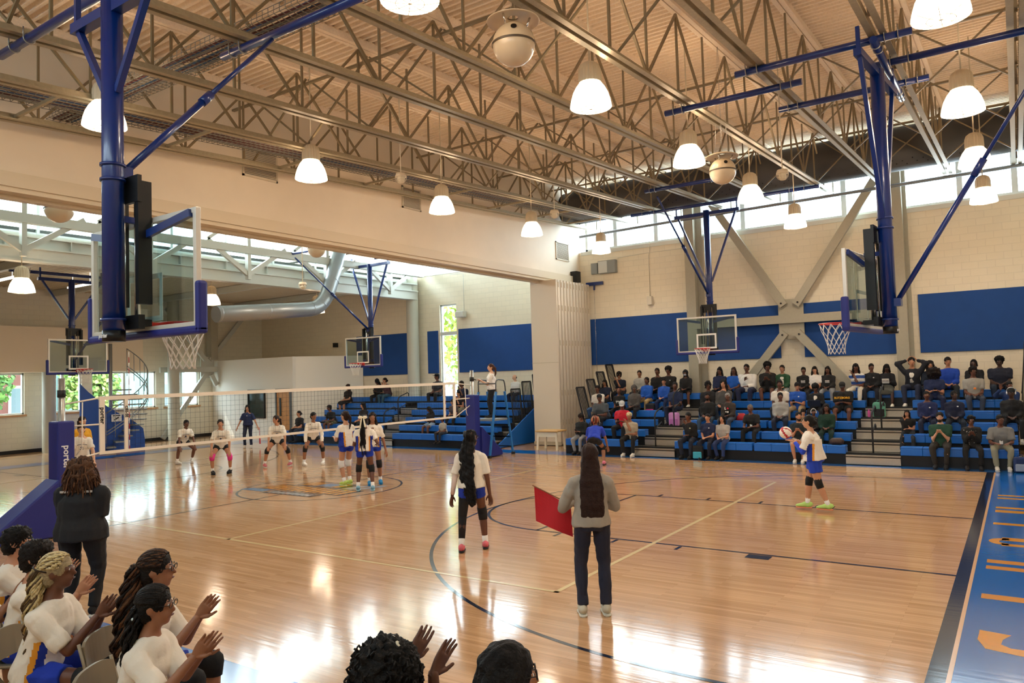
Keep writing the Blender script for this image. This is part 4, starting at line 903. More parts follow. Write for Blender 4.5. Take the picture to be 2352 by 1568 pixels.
    # shirt
    if shirt:
        b = PB(); k0 = .018; hz = [at(-.05-hem), at(.0), at(.10, 0), at(.2, .002), at(.30, .006), at(.40, 0), at(.445, -.01)]
        b.loft(hz, [x*s for x in ((.184 if near == 0 else .196)*bw, (.184 if near == 0 else .192)*bw, .168*bw, .164*bw, .172*bw**.9, .124*bw**.5, .080)], [x*s for x in (.150*bw, .146*bw, .128*bw, .126*bw, .130*bw, .10*bw, .078)], [R0.lerp(rt, q).normalized() for q in (0, 0, .3, .6, .8, 1, 1)])
        for q, sh, e, w2 in arms:
            b.cap(at(.430)+rt*q*.03*s, sh, .048*s, .063*s*bw**.5)
            if sleeve > .75: b.cap(sh, e, .068*s*bw, .055*s*bw); b.cap(e, e.lerp(w2, .93), .055*s*bw, .040*s, flat1=True)
            elif sleeve > 0: b.cap(sh, sh.lerp(e, sleeve*1.75), .070*s*bw, .066*s*bw, flat1=True)
        if 'hood' in ex or hair == 'hood': b.ell(at(.45, -.07), .12*s, .08*s, .07*s)
        def shp(o, fn=shirtfn, seed=loc[0]*7):
            noisy(o, .010 if near < 2 else .008, 9, seed); noisy(o, .005 if near < 2 else .0025, 22, seed)
            if fn:
                me = o.data; k_ = len(me.polygons); ce = np.empty(k_*3, np.float32); me.polygons.foreach_get('center', ce); ce = (ce.reshape(-1, 3)/s).tolist()
                me.polygons.foreach_set('material_index', [fn(V(c)) for c in ce])
        pend(b, 'jersey' if shirtmats else 'shirt', shirtmats or cloth(shirt), t, vox, shp)
    # trousers
    b = PB(); b.loft([at(-.09), at(-.02), at(.08)], [x*s*bw for x in (.14, .178, .165)], [x*s*bw for x in (.115, .128, .118)], R0)
    for q, h, kn, an, fd in legs:
        if ptype == 'l': b.cap(h, kn, .094*s*bw, .066*s*(.5+.5*bw)); b.cap(kn, an+V((0, 0, .02)), .066*s*(.5+.5*bw), .056*s, flat1=True)
        elif ptype == 's': b.cap(h, h.lerp(kn, shorts_len*1.0), .099*s*bw, .088*s*bw, flat1=True)
        elif ptype == 'L': b.cap(h, kn, .09*s*bw, .060*s); b.cap(kn, an, .058*s, .042*s, flat1=True)
    if ptype == 'k':
        k0, k1 = legs[0][2], legs[1][2]; b.loft([at(0), P.lerp((k0+k1)/2, .5), (k0+k1)/2+(((k0+k1)/2-P).normalized())*.06], [.17*s*bw, .20*s*bw, .21*s*bw], [.13*s*bw, .11*s*bw, .09*s], V((1, 0, 0)))
    pend(b, {'l': 'trousers', 's': 'shorts', 'L': 'trousers', 'k': 'skirt'}[ptype], cloth(pants), t, vox, lambda o, sd=loc[1]: noisy(o, .007, 12, sd))
    # shoes
    shoecols = shoes if isinstance(shoes, (list, tuple)) else (shoes, 'd8d4cc' if near else shoes)
    for q, h, kn, an, fd in legs:
        b = PB(); r = fd.cross(V((0, 0, 1))); z0 = an.z-.085*s; g = V((an.x, an.y, 0))
        ys = [-.075, -.06, -.02, .04, .10, .15, .185, .20]; ws = [.018, .034, .038, .038, .046, .044, .030, .012]; hs = [.03, .045, .052, .047, .034, .027, .021, .012]
        vs = [g+fd*y*s+V((0, 0, z0+.02*s+h2*s)) for y, h2 in zip(ys, hs)]
        b.loft(vs, [x*s for x in ws], [x*s for x in hs], V(r)); b.mi = 1
        b.loft([g+fd*y*s+V((0, 0, z0+.012*s)) for y in ys], [x*1.1*s for x in ws], [.012*s]*len(ys), V(r)); b.mi = 0
        b.cap(an+V((0, 0, .01)), an+V((0, 0, -.03*s)), .043*s, .046*s, flat0=True)
        b.obj('shoe', [cloth(shoecols[0]), cloth(shoecols[1])], t)
        if near and 'socks' in ex: PB().cap(an+(kn-an).normalized()*.10*s, an, .042*s, .041*s, flat0=True).obj('sock', cloth('eeeae4'), t)
        if pads: 
            PB().cap(kn+(h-kn).normalized()*.09*s, kn, .067*s, .068*s, 14, flat0=True).cap(kn, kn+(an-kn).normalized()*.09*s, .068*s, .062*s, 14, flat1=True).obj('knee_pad', cloth(pads), t)
    # face
    em = mat('eye_white', 'd8d2ca', .3); im = mat('iris_dark', '1a120e', .2); b = PB()
    for q in (-1, 1): b.mi = 0; b.ell(hp(q*.032, .086, .012), .013*s, .006*s, .0065*s, HR, 8, 5); b.mi = 1; b.ell(hp(q*.032, .0905, .012), .006*s, .004*s, .006*s, HR, 8, 5); b.cap(hp(q*.018, .094, .034), hp(q*.048, .086, .036), .0035*s, .003*s, 5, 1)
    b.obj('eyes', [em, im], t)
    PB().ell(hp(0, .0945, -.052), .022*s, .005*s, .0065*s, HR, 8, 5).obj('mouth', mat('lip_'+skin, {'p': 'b0645c', 't': '93504a', 'm': '6e3c36', 'd': '4c2a26', 'k': '331e1c', 'l': 'a05a50'}[skin], .4), t)
    if 'glasses' in ex:
        b = PB()
        for q in (-1, 1): b.tube([hp(q*.034+.024*math.cos(a), .101, .012+.018*math.sin(a)) for a in [i*PI/6 for i in range(12)]], .0022*s, 5, closed=True); b.tube([hp(q*.058, .100, .015), hp(q*.078, -.01, .012)], .002*s, 5)
        b.tube([hp(-.01, .102, .014), hp(.01, .102, .014)], .002*s, 5); b.obj('glasses', black, t)
    if 'beard' in ex: pend(PB().ell(hp(0, .045, -.085), .052*s, .052*s, .045*s, HR).ell(hp(0, .02, -.06), .068*s, .045*s, .045*s, HR), 'beard', hairm('1c130f'), t, .014)
    if 'mask' in ex: PB().ell(hp(0, .062, -.052), .052*s, .044*s, .036*s, HR).obj('face_mask', mat('mask_blue', 'a9b6c4', .8), t)
    if 'phones' in ex: PB().tube([hp(.09*math.cos(a), -.01, .02+.115*math.sin(a)) for a in [i*PI/10 for i in range(11)]], .010*s, 8).ell(hp(.088, 0, -.005), .018*s, .03*s, .035*s, HR).ell(hp(-.088, 0, -.005), .018*s, .03*s, .035*s, HR).obj('headphones', mat('print_white'), t)
    # hair
    hairc = hair.split(':'); hst = hairc[0]; b = PB(); amp = 0; sc = 40; hv = .014 if near else .02
    cap_ = lambda k_=1.0, lo=.0: (b.ell(hp(0, -.018, .032), .084*s*k_, .098*s*k_, .094*s*k_, HR), b.ell(hp(0, -.05, -.02), .078*s*k_, .058*s*k_, .085*s*k_, HR) if lo == 0 else None)
    if hst in ('short', 'locs', 'cap', 'wrap'): cap_()
    if hst == 'short': amp = .006
    if hst == 'bald': b.ell(hp(0, -.05, -.01), .08*s, .055*s, .05*s, HR)
    if hst == 'curly': cap_(1.14); b.ell(hp(0, .01, .07), .09*s, .09*s, .06*s, HR); amp = .022 if near == 0 else .014; sc = 38 if near == 0 else 62
    if hst == 'afro': b.ell(hp(0, -.02, .06), .115*s, .115*s, .105*s, HR); cap_(1.1); amp = .016; sc = 45
    if hst == 'locs':
        for i in range(14): a = i/13*PI*1.3-PI*.15; b.cap(hp(.075*math.cos(a), -.08*math.sin(a)-.02, .05), hp(.098*math.cos(a), -.10*math.sin(a)-.02, -.10), .013*s, .010*s, 6, 2)
    if hst in ('long', 'bighair'):
        cap_(1.06); wv = .02
        for q in (-1, 1):
            b.cap(hp(q*.07, -.01, .0), hp(q*.088, -.02, -.14), .032*s, .036*s); b.cap(hp(q*.088, -.02, -.14), hp(q*.09, .01, -.27), .036*s, .022*s)
        b.loft([hp(0, -.06, .02), hp(0, -.085, -.12), hp(0, -.10, -.30), hp(0, -.10, -.36)], [x*s for x in (.08, .10, .09, .05)], [x*s for x in (.05, .045, .035, .015)], HR @ V((1, 0, 0))); amp = .012; sc = 25
    if hst == 'bighair': b.ell(hp(.0, -.02, -.02), .17*s, .13*s, .17*s, HR); amp = .03 if near == 0 else .016; sc = 22 if near == 0 else 50
    if hst == 'bun': cap_(); b.ell(hp(0, -.12, -.02), .045*s, .04*s, .045*s, HR); amp = .003
    if hst == 'pony':
        cap_(); b.cap(hp(0, -.10, .03), hp(0, -.155, -.02), .028*s, .034*s); b.cap(hp(0, -.155, -.02), hp(0, -.16, -.18), .036*s, .028*s); b.cap(hp(0, -.16, -.18), hp(0.0, -.12, -.32), .028*s, .010*s); amp = .007
    if hst == 'straight':   # long straight sheet down the back
        cap_(1.07)
        b.loft([hp(0, -.03, .03), hp(0, -.065, -.1), hp(0, -.105, -.28), hp(0, -.13, -.46), hp(0, -.13, -.56), hp(0, -.125, -.60)], [x*s for x in (.08, .10, .118, .125, .122, .10)], [x*s for x in (.07, .05, .036, .03, .024, .012)], HR @ V((1, 0, 0))); amp = .006; sc = 30
    if hst == 'blackmane':
        cap_(1.08)
        b.loft([hp(0, -.03, .03), hp(0, -.075, -.12), hp(-.0, -.115, -.28), hp(.03, -.15, -.50), hp(.07, -.13, -.72), hp(.09, -.11, -.86), hp(.10, -.1, -.92)], [x*s for x in (.085, .115, .135, .14, .125, .09, .04)], [x*s for x in (.07, .06, .055, .05, .045, .035, .015)], HR @ V((1, 0, 0))); amp = .018; sc = 24
    if hst == 'bob':
        cap_(1.1); b.ell(hp(0, -.05, -.07), .155*s, .11*s, .15*s, HR); b.ell(hp(0, -.03, .03), .12*s, .11*s, .10*s, HR); amp = .03; sc = 30; hv = .011
    if hst == 'bigcurl': b.ell(hp(0, -.03, .0), .155*s, .15*s, .145*s, HR); b.ell(hp(0, -.06, -.16), .20*s, .14*s, .17*s, HR); b.ell(hp(0, -.08, -.32), .19*s, .11*s, .14*s, HR); amp = .014; sc = 60; hv = .009
    if hst == 'bigwave': cap_(1.15); b.loft([hp(0, -.02, .05), hp(0, -.05, -.08), hp(0, -.08, -.25), hp(0, -.09, -.45)], [x*s for x in (.11, .15, .18, .19)], [x*s for x in (.11, .11, .09, .07)], HR @ V((1, 0, 0))); b.cap(hp(.09, -.02, 0), hp(.15, .0, -.3), .04, .06); amp = .007; sc = 30; hv = .01
    if hst in ('braids', 'blond'): cap_(1.05); amp = .006; sc = 60
    if hst == 'hood': b.ell(hp(0, -.03, .02), .11*s, .115*s, .125*s, HR); b.ell(hp(0, -.05, -.10), .10*s, .09*s, .09*s, HR); amp = .006; sc = 14
    if hst == 'wrap': pass
    hob = pend(b, 'hood' if hst == 'hood' else 'hair', cloth(haircol) if hst == 'hood' else hairm(haircol), t, hv, (lambda o, a_=amp, c_=sc, l_=loc[0]: noisy(o, a_*s, c_, l_)) if amp else None, 1)
    if hst == 'cap':
        c_ = cloth(hairc[1]); PB().ell(hp(0, -.008, .055), .09*s, .105*s, .078*s, HR).ell(hp(0, .10, .045), .068*s, .075*s, .010*s, HR).obj('cap', c_, t)
    if hst == 'wrap': PB().ell(hp(0, -.01, .05), .092*s, .10*s, .075*s, HR).ell(hp(0, -.08, .03), .05*s, .04*s, .05*s, HR).obj('headwrap', mat('wrap_cloth', 'c8b98e', .8, noise_=.5, nscale=30), t)
    if 'band' in ex: PB().tube([hp(.092*math.cos(a), .0, .03+.106*math.sin(a)) for a in [i*PI/12 for i in range(13)]], .011*s, 8).obj('headband', cloth('e6dcc4'), t)
    # trimmings on the chest
    cf = lambda x, y, z: at(z, .125*bw)+rt*x*s+fw*y
    ang = math.pi
    if 'emblem' in ex: PB().ell(cf(-.07 if near == 0 else .0, .003, .33), .022*s, .006, .018*s).obj('chest_emblem', cloth('c8c2a0' if '2' in ex else 'cfd2d8'), t)
    if 'print' in ex: b = MB(); [b.bar(cf(-.07, .01, z), cf(.07, .01, z), .004, h_) for z, h_ in ((.27, .03), (.22, .018))]; b.obj('chest_print', cloth('d8d4cc'), t)
    if 'vneck' in ex: PB().loft([at(.44, .03), at(.34, .115*bw), at(.12, .118*bw)], [.05*s, .055*s, .05*s], [.02, .022, .018], V((1, 0, 0))).obj('undershirt', cloth('e2ddd2'), t)
    if 'lanyard' in ex: b = MB().tube([at(.44, .05)+rt*.05*s, cf(.0, .012, .18)], .004, 5).tube([at(.44, .05)-rt*.05*s, cf(.0, .012, .18)], .004, 5); b.obj('lanyard', cloth('9aa53a' if 'glasses' not in ex else '22252a'), t); MB().bar(cf(-.035, .018, .14), cf(.035, .018, .14), .004, .08).obj('badge', cloth('dcdcd6'), t)
    return t, hp, HR, at, rt, fw, s, arms, legs
PALM = {}
spec_leg = [(.12, 0, .085), (-.12, 0, .085)]
def legset(a, b_): spec_leg[0] = a; spec_leg[1] = b_
SPEC = [
(-10.47, 'R', 0, 0.62, '151a1c', 1.0, '8a8c90', 'l', 'm', 'curly', '1a1412', 'phone', '', 'person in a black hoodie and grey trousers on the front bench by the partition'),
(-10.0, 'R', 0, 0.64, '1a2440', 1.0, '1b2236', 'l', 'd', 'short', '120e0c', 'lap', 'glasses', 'person in a navy polo and glasses sitting behind the braided player in blue'),
(-11.1, 'R', 4, 0.62, '14203a', 0.4, '16181c', 'l', 'm', 'long', '120e0e', 'lap', '', 'person with long black hair in navy on the upper rows beside the railings'),
(-10.98, 'R', 3, 0.68, 'e6e0d4', 0.4, '33507a', 'l', 'd', 'short', '15110f', 'lap', '', 'person in a white tee below the slatted railings'),
(-10.48, 'R', 2, 0.68, '4c5257', 0.45, '191a1d', 'l', 'd', 'cap:15161a', '15110f', 'knees', 'big', 'large man in a dark grey polo and black cap below the railings'),
(-10.86, 'R', 5, 0.64, '131a2b', 0.4, '15171d', 'l', 'm', 'curly', '171210', 'chin', '', 'person with curly dark hair in navy leaning forward on the top row, leftmost of it'),
(-10.21, 'R', 3, 0.59, '141414', 0.4, '141619', 'l', 'd', 'bald', '15110f', 'lap', 'print', 'person in a black tee with white lettering two rows above the red shirt'),
(-9.44, 'R', 1, 0.71, 'c21c33', 0.4, '17181c', 'l', 'd', 'cap:b9bcbe', '1a1512', 'phone', '', 'person in a red tee and pale grey cap'),
(-8.84, 'R', 0, 0.67, 'a79e8c', 0.4, '141416', 'l', 'm', 'wrap', '17110f', 'chin', 'whiteshoes', 'woman in an olive tee and patterned headwrap on the front bench'),
(-9.69, 'R', 3, 0.66, '4f4b48', 1.0, '16181f', 'l', 'd', 'hood', '4f4b48', 'lap', '', 'person in a brown grey hoodie with the hood up, hands clasped'),
(-10.13, 'R', 5, 0.65, '9a9890', 1.0, '1b1d22', 'l', 'm', 'short', '14100e', 'lap', '', 'person with a pale grey hoodie round the shoulders on the top row'),
(-9.55, 'R', 4, 0.66, '1856b4', 1.0, 'b39b6a', 'l', 'd', 'short', '1a1512', 'lap', '', 'person in a royal blue sweater and khaki trousers with a shark mouth backpack'),
(-9.46, 'R', 5, 0.7, '151414', 1.0, '16171a', 'l', 'd', 'short', '100d0c', 'lap', '', 'person in a black jacket on the top row left of the afro'),
(-9.08, 'R', 5, 0.72, '151515', 1.0, '15161a', 'l', 'd', 'afro', '120f0e', 'lap', 'emblem', 'person with a short afro in a black sweatshirt on the top row'),
(-8.97, 'R', 4, 0.6, '1a50ac', 1.0, '1b2b52', 'l', 't', 'short', '120f0e', 'lap', '', 'person in a royal blue quarter zip turning toward a friend'),
(-8.27, 'R', 3, 0.73, '1d2b4e', 0.4, '18223c', 'l', 'd', 'bun', '151010', 'lap', '', 'person in a navy polo by the pink backpack on the aisle'),
(-8.48, 'R', 5, 0.62, '161618', 1.0, '141518', 's', 'd', 'hood', '161618', 'lap', 'whiteshoesmask', 'person in a black hood and face mask with bare legs on the top row'),
(-7.35, 'R', 5, 0.66, '1a2346', 1.0, '141820', 'l', 'd', 'long', '100d0d', 'lap', '', 'person in navy with long black braids on the top row right of the grey column'),
(-6.89, 'R', 5, 0.65, '1555b0', 0.4, '14171d', 'l', 'd', 'long', '2c1a16', 'lap', '', 'person in a bright blue polo with long brown hair on the top row'),
(-6.45, 'R', 5, 0.73, 'e4e1da', 1.0, '1a2140', 'l', 'd', 'short', '15110f', 'chest', 'big', 'person in a white sweater and navy trousers on the top row'),
(-5.84, 'R', 5, 0.74, '141414', 1.0, '141519', 's', 'd', 'afro', '0f0c0b', 'clap', '', 'person in a black hoodie and black shorts looking left on the top row'),
(-5.4, 'R', 5, 0.67, '1f4a2d', 1.0, '9fa3a6', 'l', 't', 'short', '14100e', 'lap', 'vneck', 'person in a green zip hoodie over a white tee'),
(-4.78, 'R', 5, 0.59, '131313', 1.0, '15171a', 'l', 'd', 'short', '0f0c0b', 'lap', 'print', 'person in a black graphic hoodie with a red mark beside the girl in white'),
(-4.46, 'R', 5, 0.61, 'e3ded6', 0.4, '1c1d22', 'l', 't', 'long', '16100f', 'lap', 'band', 'girl in a white top with long wavy hair and a white headband'),
(-4.09, 'R', 5, 0.59, '1a1b1c', 1.0, '8b8d90', 'l', 'd', 'long', '0f0c0c', 'lap', 'print', 'girl in a black sweatshirt and grey trousers with long straight hair'),
(-3.29, 'R', 5, 0.66, '2c4f93', 0.4, 'dcd5c4', 'l', 'd', 'long', '120e0e', 'chin', 'stripes', 'girl in a blue and white striped top and cream trousers'),
(-2.91, 'R', 5, 0.64, '15171c', 1.0, '1a1c26', 'l', 'd', 'bun', '120e0e', 'lap', 'emblem', 'girl in a black polo sweater with a low bun on the top row'),
(-2.52, 'R', 5, 0.62, '14161d', 1.0, '55564f', 'k', 'k', 'long', '100d0d', 'book', 'whiteshoes', 'girl in a black cardigan with white collar and a grey skirt'),
(-1.87, 'R', 5, 0.76, '161a24', 1.0, '232a40', 'l', 't', 'short', '14100e', 'head', 'vneck', 'person with both hands on their head in a dark blazer'),
(-1.42, 'R', 5, 0.67, '16202e', 1.0, '16202e', 'l', 't', 'long', '17100f', 'lap', '', 'girl in dark navy with hair swept back beside the blue quarter zip'),
(-1.3, 'R', 4, 0.7, '1a2850', 0.4, '1a2140', 'l', 't', 'bighair', '1c1412', 'phone', '', 'girl with big curly hair in a navy tee looking at her phone'),
(-1.01, 'R', 5, 0.73, '1340a4', 1.0, '283038', 'l', 't', 'short', '14100e', 'lap', 'glasses', 'man in a royal blue quarter zip and glasses'),
(-0.4, 'R', 5, 0.66, '15171d', 0.4, '15171d', 'l', 'k', 'locs', '0f0c0c', 'lap', '', 'person with short locs in black on the top row behind the grey tee'),
(-0.41, 'R', 4, 0.7, '9a978f', 0.4, '3c4352', 'l', 'd', 'curly', '15100f', 'lap', 'orange', 'person in a light grey tee holding an orange object'),
(0.17, 'R', 5, 0.69, '141b2e', 0.4, '1d2a3c', 'l', 'k', 'afro', '0d0b0b', 'lap', 'big', 'large person with spiky hair in a navy polo on the top row, rightmost of it'),
(-7.24, 'R', 3, 0.71, '15161a', 1.0, '141519', 'l', 'd', 'curly', '120e0e', 'lap', 'glasses', 'person in a black track jacket and round glasses above the bearded man in black'),
(-6.76, 'R', 3, 0.77, '4a4846', 1.0, '3a4656', 'l', 't', 'long', '140f0f', 'lap', '', 'girl in a charcoal grey jacket with long dark hair'),
(-7.0, 'R', 2, 0.67, '17191a', 1.0, '31465a', 'l', 'd', 'short', '120e0e', 'lap', 'beard', 'bearded man in a black quarter zip and jeans'),
(-6.39, 'R', 2, 0.65, '3a332f', 1.0, '3c4656', 'l', 'd', 'short', '8d8a86', 'lap', 'love', 'older woman in a brown cardigan over a black LOVE tee'),
(-5.5, 'R', 1, 0.63, '17181a', 0.4, '16171a', 'l', 'd', 'short', '6d6864', 'knees', 'lanyard', 'person in a black tee with a yellow lanyard sitting alone'),
(-6.52, 'R', 0, 0.62, '182446', 0.4, '1a1f30', 'l', 't', 'bun', '17100e', 'lap', 'emblem', 'woman in a navy polo on the front bench beside the grey tee'),
(-6.11, 'R', 0, 0.59, 'a5a29c', 0.4, '283a66', 'l', 't', 'long', '120e0e', 'lap', '', 'woman in a pale grey tee and blue trousers on the front bench'),
(-5.12, 'R', 3, 0.72, 'e2dccf', 0.4, '1a1d28', 'l', 'd', 'short', '120e0e', 'lap', '', 'person in a white polo behind the grey hoodie'),
(-4.94, 'R', 2, 0.64, '9d9c97', 1.0, '1c2338', 'l', 'd', 'short', '15100f', 'lap', '', 'person in a light grey zip hoodie and navy trousers'),
(-4.63, 'R', 3, 0.67, '1a4fa8', 0.4, 'a48f6e', 'l', 't', 'bun', '15100f', 'phone', 'emblem', 'woman in a royal blue polo and khaki trousers'),
(-4.14, 'R', 3, 0.6, '15171c', 1.0, '16181e', 'l', 'd', 'afro', '100d0c', 'laptop', 'vneck', 'person with a large flat afro in a black blazer with a laptop'),
(-3.44, 'R', 3, 0.65, '141414', 0.45, '16171a', 's', 'd', 'cap:1a1a1a', '120e0e', 'phone', 'bigblitz', 'big man in a black tee with yellow lettering and a black cap'),
(-4.14, 'R', 0, 0.66, '1a2226', 0.4, 'a3988a', 's', 't', 'short', '14100e', 'clap', 'beard', 'bearded man in a dark tee and beige shorts behind the server'),
(-4.18, 'R', 1, 0.49, '6e5b45', 0.4, '1e2230', 'l', 't', 'curly', '1a1210', 'lap', '', "child with curly dark hair half hidden behind the server's ball"),
(-3.92, 'R', 1, 0.47, '1b1c20', 1.0, '1a1c22', 'l', 'd', 'short', '15100f', 'lap', 'phones', 'boy with white headphones half hidden behind the server'),
(-3.6, 'R', 1, 0.6, '14362a', 1.0, '14302a', 'l', 'd', 'long', '1a1010', 'lap', 'glasses', 'woman in a dark green dress with long wavy hair'),
(-7.03, 'R', 0, 0.67, '15171a', 1.0, '1c2436', 'l', 'd', 'short', '100d0c', 'chin', 'emblem2', 'person in a black sweater with a gold crest touching his chin, front bench'),
(-1.35, 'R', 2, 0.64, '1b2754', 1.0, '18203a', 'l', 'd', 'short', '100d0c', 'lap', 'emblem', 'person in a navy vee neck sweater above the girl in patterned trousers'),
(-0.77, 'R', 2, 0.63, '151d38', 1.0, '16202e', 'l', 'k', 'short', '0e0b0b', 'lap', 'emblem', 'person in a dark navy polo behind the bearded man in green'),
(0.41, 'R', 2, 0.67, '17181b', 1.0, '16181d', 'l', 'k', 'cap:141416', '0e0b0b', 'lap', 'phones', 'person in black with a cap and headphones slouching at the right railing'),
(0.37, 'R', 3, 0.58, '17305e', 1.0, '181a22', 'l', 'd', 'short', '120e0e', 'up', '', 'person raising one arm near the right end railing'),
(-1.73, 'R', 1, 0.48, '141414', 0.3, '20242a', 'l', 't', 'long', '14100f', 'chin', 'glasses', 'girl in a black crop top and patterned trousers at the aisle edge'),
(-0.98, 'R', 0, 0.67, '17402f', 0.45, '2c2824', 'l', 'p', 'short', '17110e', 'clap', 'beardglasses', 'bearded man in a dark green polo and glasses on the front bench'),
(-0.38, 'R', 0, 0.61, '17181a', 1.0, '131416', 'l', 'd', 'curly', '120e0e', 'clap', 'dots', 'woman in a black polka dot blouse clapping on the front bench'),
(0.17, 'R', 0, 0.66, '777876', 0.45, '8f8d78', 'l', 'd', 'short', '14100e', 'knees', 'lanyardglasses', 'man in a grey polo and khaki trousers, rightmost on the front bench'),
(-23.79, 'L', 4, 0.68, '1a1416', 0.4, '1a1416', 'k', 't', 'long', '2a1a16', 'lap', '', 'woman in dark clothes with bare legs on the left bleachers behind the net'),
(-22.63, 'L', 5, 0.65, '16181c', 1.0, '15161a', 'l', 'd', 'hood', '16181c', 'phone', '', 'person in a black hoodie bent over on the top left bleacher row'),
(-22.11, 'L', 5, 0.69, '3a1f28', 1.0, '2f5164', 'l', 't', 'bun', '1a1210', 'chin', '', 'person in a maroon jacket and jeans on the top left bleacher row'),
(-22.43, 'L', 1, 0.65, '17181c', 0.4, '5c553c', 's', 'd', 'cap:141416', '120e0e', 'knees', '', 'person in a black tee, cap and khaki shorts behind the net'),
(-20.69, 'L', 1, 0.7, '16161a', 0.2, '191b22', 'l', 't', 'long', '120e0e', 'lap', '', 'woman in a black top behind the player with the bow'),
(-19.26, 'L', 5, 0.77, '2a2c33', 0.4, '16171b', 'l', 'd', 'cap:16171d', '120e0e', 'lap', '', 'man in a dark patterned shirt and cap by the tall slot window'),
(-17.24, 'L', 1, 0.56, '1a1a1f', 0.4, '8fa6bd', 's', 'd', 'long', '15100f', 'phone', '', 'girl in a black tee and denim shorts on the lower left bleachers'),
(-17.37, 'L', 4, 0.71, '1a2440', 0.4, '20222c', 'l', 'd', 'short', '15100f', 'chin', '', 'man in a navy tee behind the far net post'),
(-16.97, 'L', 3, 0.59, '15151a', 0.2, '7d7661', 'l', 't', 'bun', '15100f', 'chin', '', 'woman in a black top hugging her knees behind the net end'),
(-16.09, 'L', 0, 0.44, 'a8a59c', 0.4, '2a2c34', 'l', 'd', 'curly', '120e0e', 'lap', 'child', 'small child in grey sitting on the lowest left bench'),
(-16.73, 'L', 2, 0.54, '4d444a', 0.4, '16171b', 'l', 't', 'long', '2a1c16', 'lap', '', 'woman in black leggings with bags behind the net end'),
(-15.36, 'L', 5, 0.65, 'dcdcd8', 1.0, '1a2038', 'l', 'p', 'bald', '6a6662', 'lap', '', 'balding man in a white shirt and navy trousers by the left end railing'),
(-23.59, 'L', 0, 0.66, '17181a', 0.4, '1d2a3c', 'l', 't', 'bun', '15100f', 'lap', '', 'girl in a black tee on the lowest left bench beside the vestibule'),
]
def sitter(rec):
    x, side, k, hz, shirt, slv, pants, pt, skin, hair, hc, pose, ex, label = rec
    y0 = 8.0 if side == 'R' else 8.2; zs = seat_z(k); y = y0+RD*k+.21
    s = max(.72, min(1.12, hz/.675)); H = 1.66*s*(.98 if s > .9 else 1)
    rnd = random.Random(int(x*1000)+k); slouch = rnd.uniform(.02, .22); big = 1.36 if 'big' in ex else rnd.uniform(1.04, 1.18)
    st = dict(wr=(.07, .30, .15), wl=(-.06, .32, .15)); PALM.clear(); hy = rnd.uniform(-.1, .45) if side == 'R' else rnd.uniform(-.8, -.1)
    hp_ = -.02
    if pose == 'knees': st = dict(wr=(.12, .42, .16), wl=(-.12, .42, .16)); slouch = .4
    if pose == 'phone': st = dict(wr=(.06, .30, .24), wl=(-.06, .30, .24)); hp_ = -.45
    if pose == 'chin': st = dict(wr=(.07, .20, .50), wl=(-.02, .26, .18)); slouch = .3
    if pose == 'clap': st = dict(wr=(.05, .30, .36), wl=(-.05, .30, .36))
    if pose == 'chest': st = dict(wr=(.02, .22, .36), wl=(-.06, .28, .18))
    if pose == 'head': st = dict(wr=(.11, .02, .74), wl=(-.11, .02, .74), er=(1, .3, .3), el=(-1, .3, .3), ar=(-.4, .0, .6), al=(.4, .0, .6))
    if pose == 'up': st = dict(wr=(.20, .30, .62), wl=(-.06, .32, .15), ar=(0, .1, 1))
    if pose in ('book', 'laptop'): st = dict(wr=(.10, .28, .27), wl=(-.10, .28, .27)); hp_ = -.35
    for q in ('wr', 'wl'): st[q] = tuple(c*s for c in st[q])
    sp_ = rnd.uniform(.09, .17); fx = -.46*min(1, s)+.085*s
    fr = .40 if k else .36
    legset((sp_, fr*s+rnd.uniform(-.04, .06), -.46+.085*s), (-sp_, fr*s+rnd.uniform(-.04, .06), -.46+.085*s))
    if 'child' in ex: legset((.08, .3, -.25), (-.08, .3, -.25))
    shoes = 'e2ded4' if 'white' in ex else ('d8d4cc' if rnd.random() < .25 else '1c1c1e')
    t, hp, HR, at, rt, fw, s2, arms, legs = person((x, y, zs), PI+rnd.uniform(-.12, .15), H, (0, 0, .10*s), (slouch, 0), 0, headyaw=hy, headpitch=hp_, shirt=shirt, sleeve=slv, pants=pants, ptype=pt, skin=skin, hair=hair, haircol=hc, near=0, build=big, label=label, group='spectators on the right bleachers' if side == 'R' else 'spectators on the left bleachers', ex=ex, shoes=shoes, shorts_len=.75, kr=(.25, 1, 1.2), kl=(-.25, 1, 1.2), **st)
    if pose == 'phone': PROPS.append(('mobile_phone', t, V((0, .40*s, .26*s)), (.07, .01, .14), '15161a', 'dark phone held by the %s' % label.replace('person in', 'person in')))
    if pose == 'laptop': PROPS.append(('laptop', t, V((0, .38*s, .24*s)), (.32, .015, .20), '202226', 'dark open laptop on the knees of the person with the flat afro'))
    if pose == 'book': PROPS.append(('book', t, V((0, .36*s, .30*s)), (.18, .02, .14), 'e0ddd6', 'white booklet held by the girl in the grey skirt'))
    if 'love' in ex:
        for tx, dz, dx, c in (('L', .30, .035, 'e8e4de'), ('VE', .20, 0, 'e8e4de')): text('chest_lettering', tx, .10, cloth(c), at(dz, .142*big)+rt*dx, (PI/2-slouch, 0, PI), t, .004)
        PB().ell(at(.30, .145*big)-rt*.04, .03, .006, .026).obj('heart_print', cloth('c8233a'), t)
        PB().loft([at(.42, .05), at(.3, .125*big), at(.08, .13*big)], [.05, .075, .08], [.02, .015, .012], V((1, 0, 0))).obj('undershirt', cloth('141414'), t)
    if 'blitz' in ex: text('chest_lettering', 'BLITZBORG', .075, cloth('d8a020'), at(.30, .166*big), (PI/2-slouch, 0, PI), t, .003)
    if 'orange' in ex: PROPS.append(('ball', t, V((0, .36, .30)), (.06, .06, .05), 'ee8a30', 'small orange object held by the person in the grey tee'))
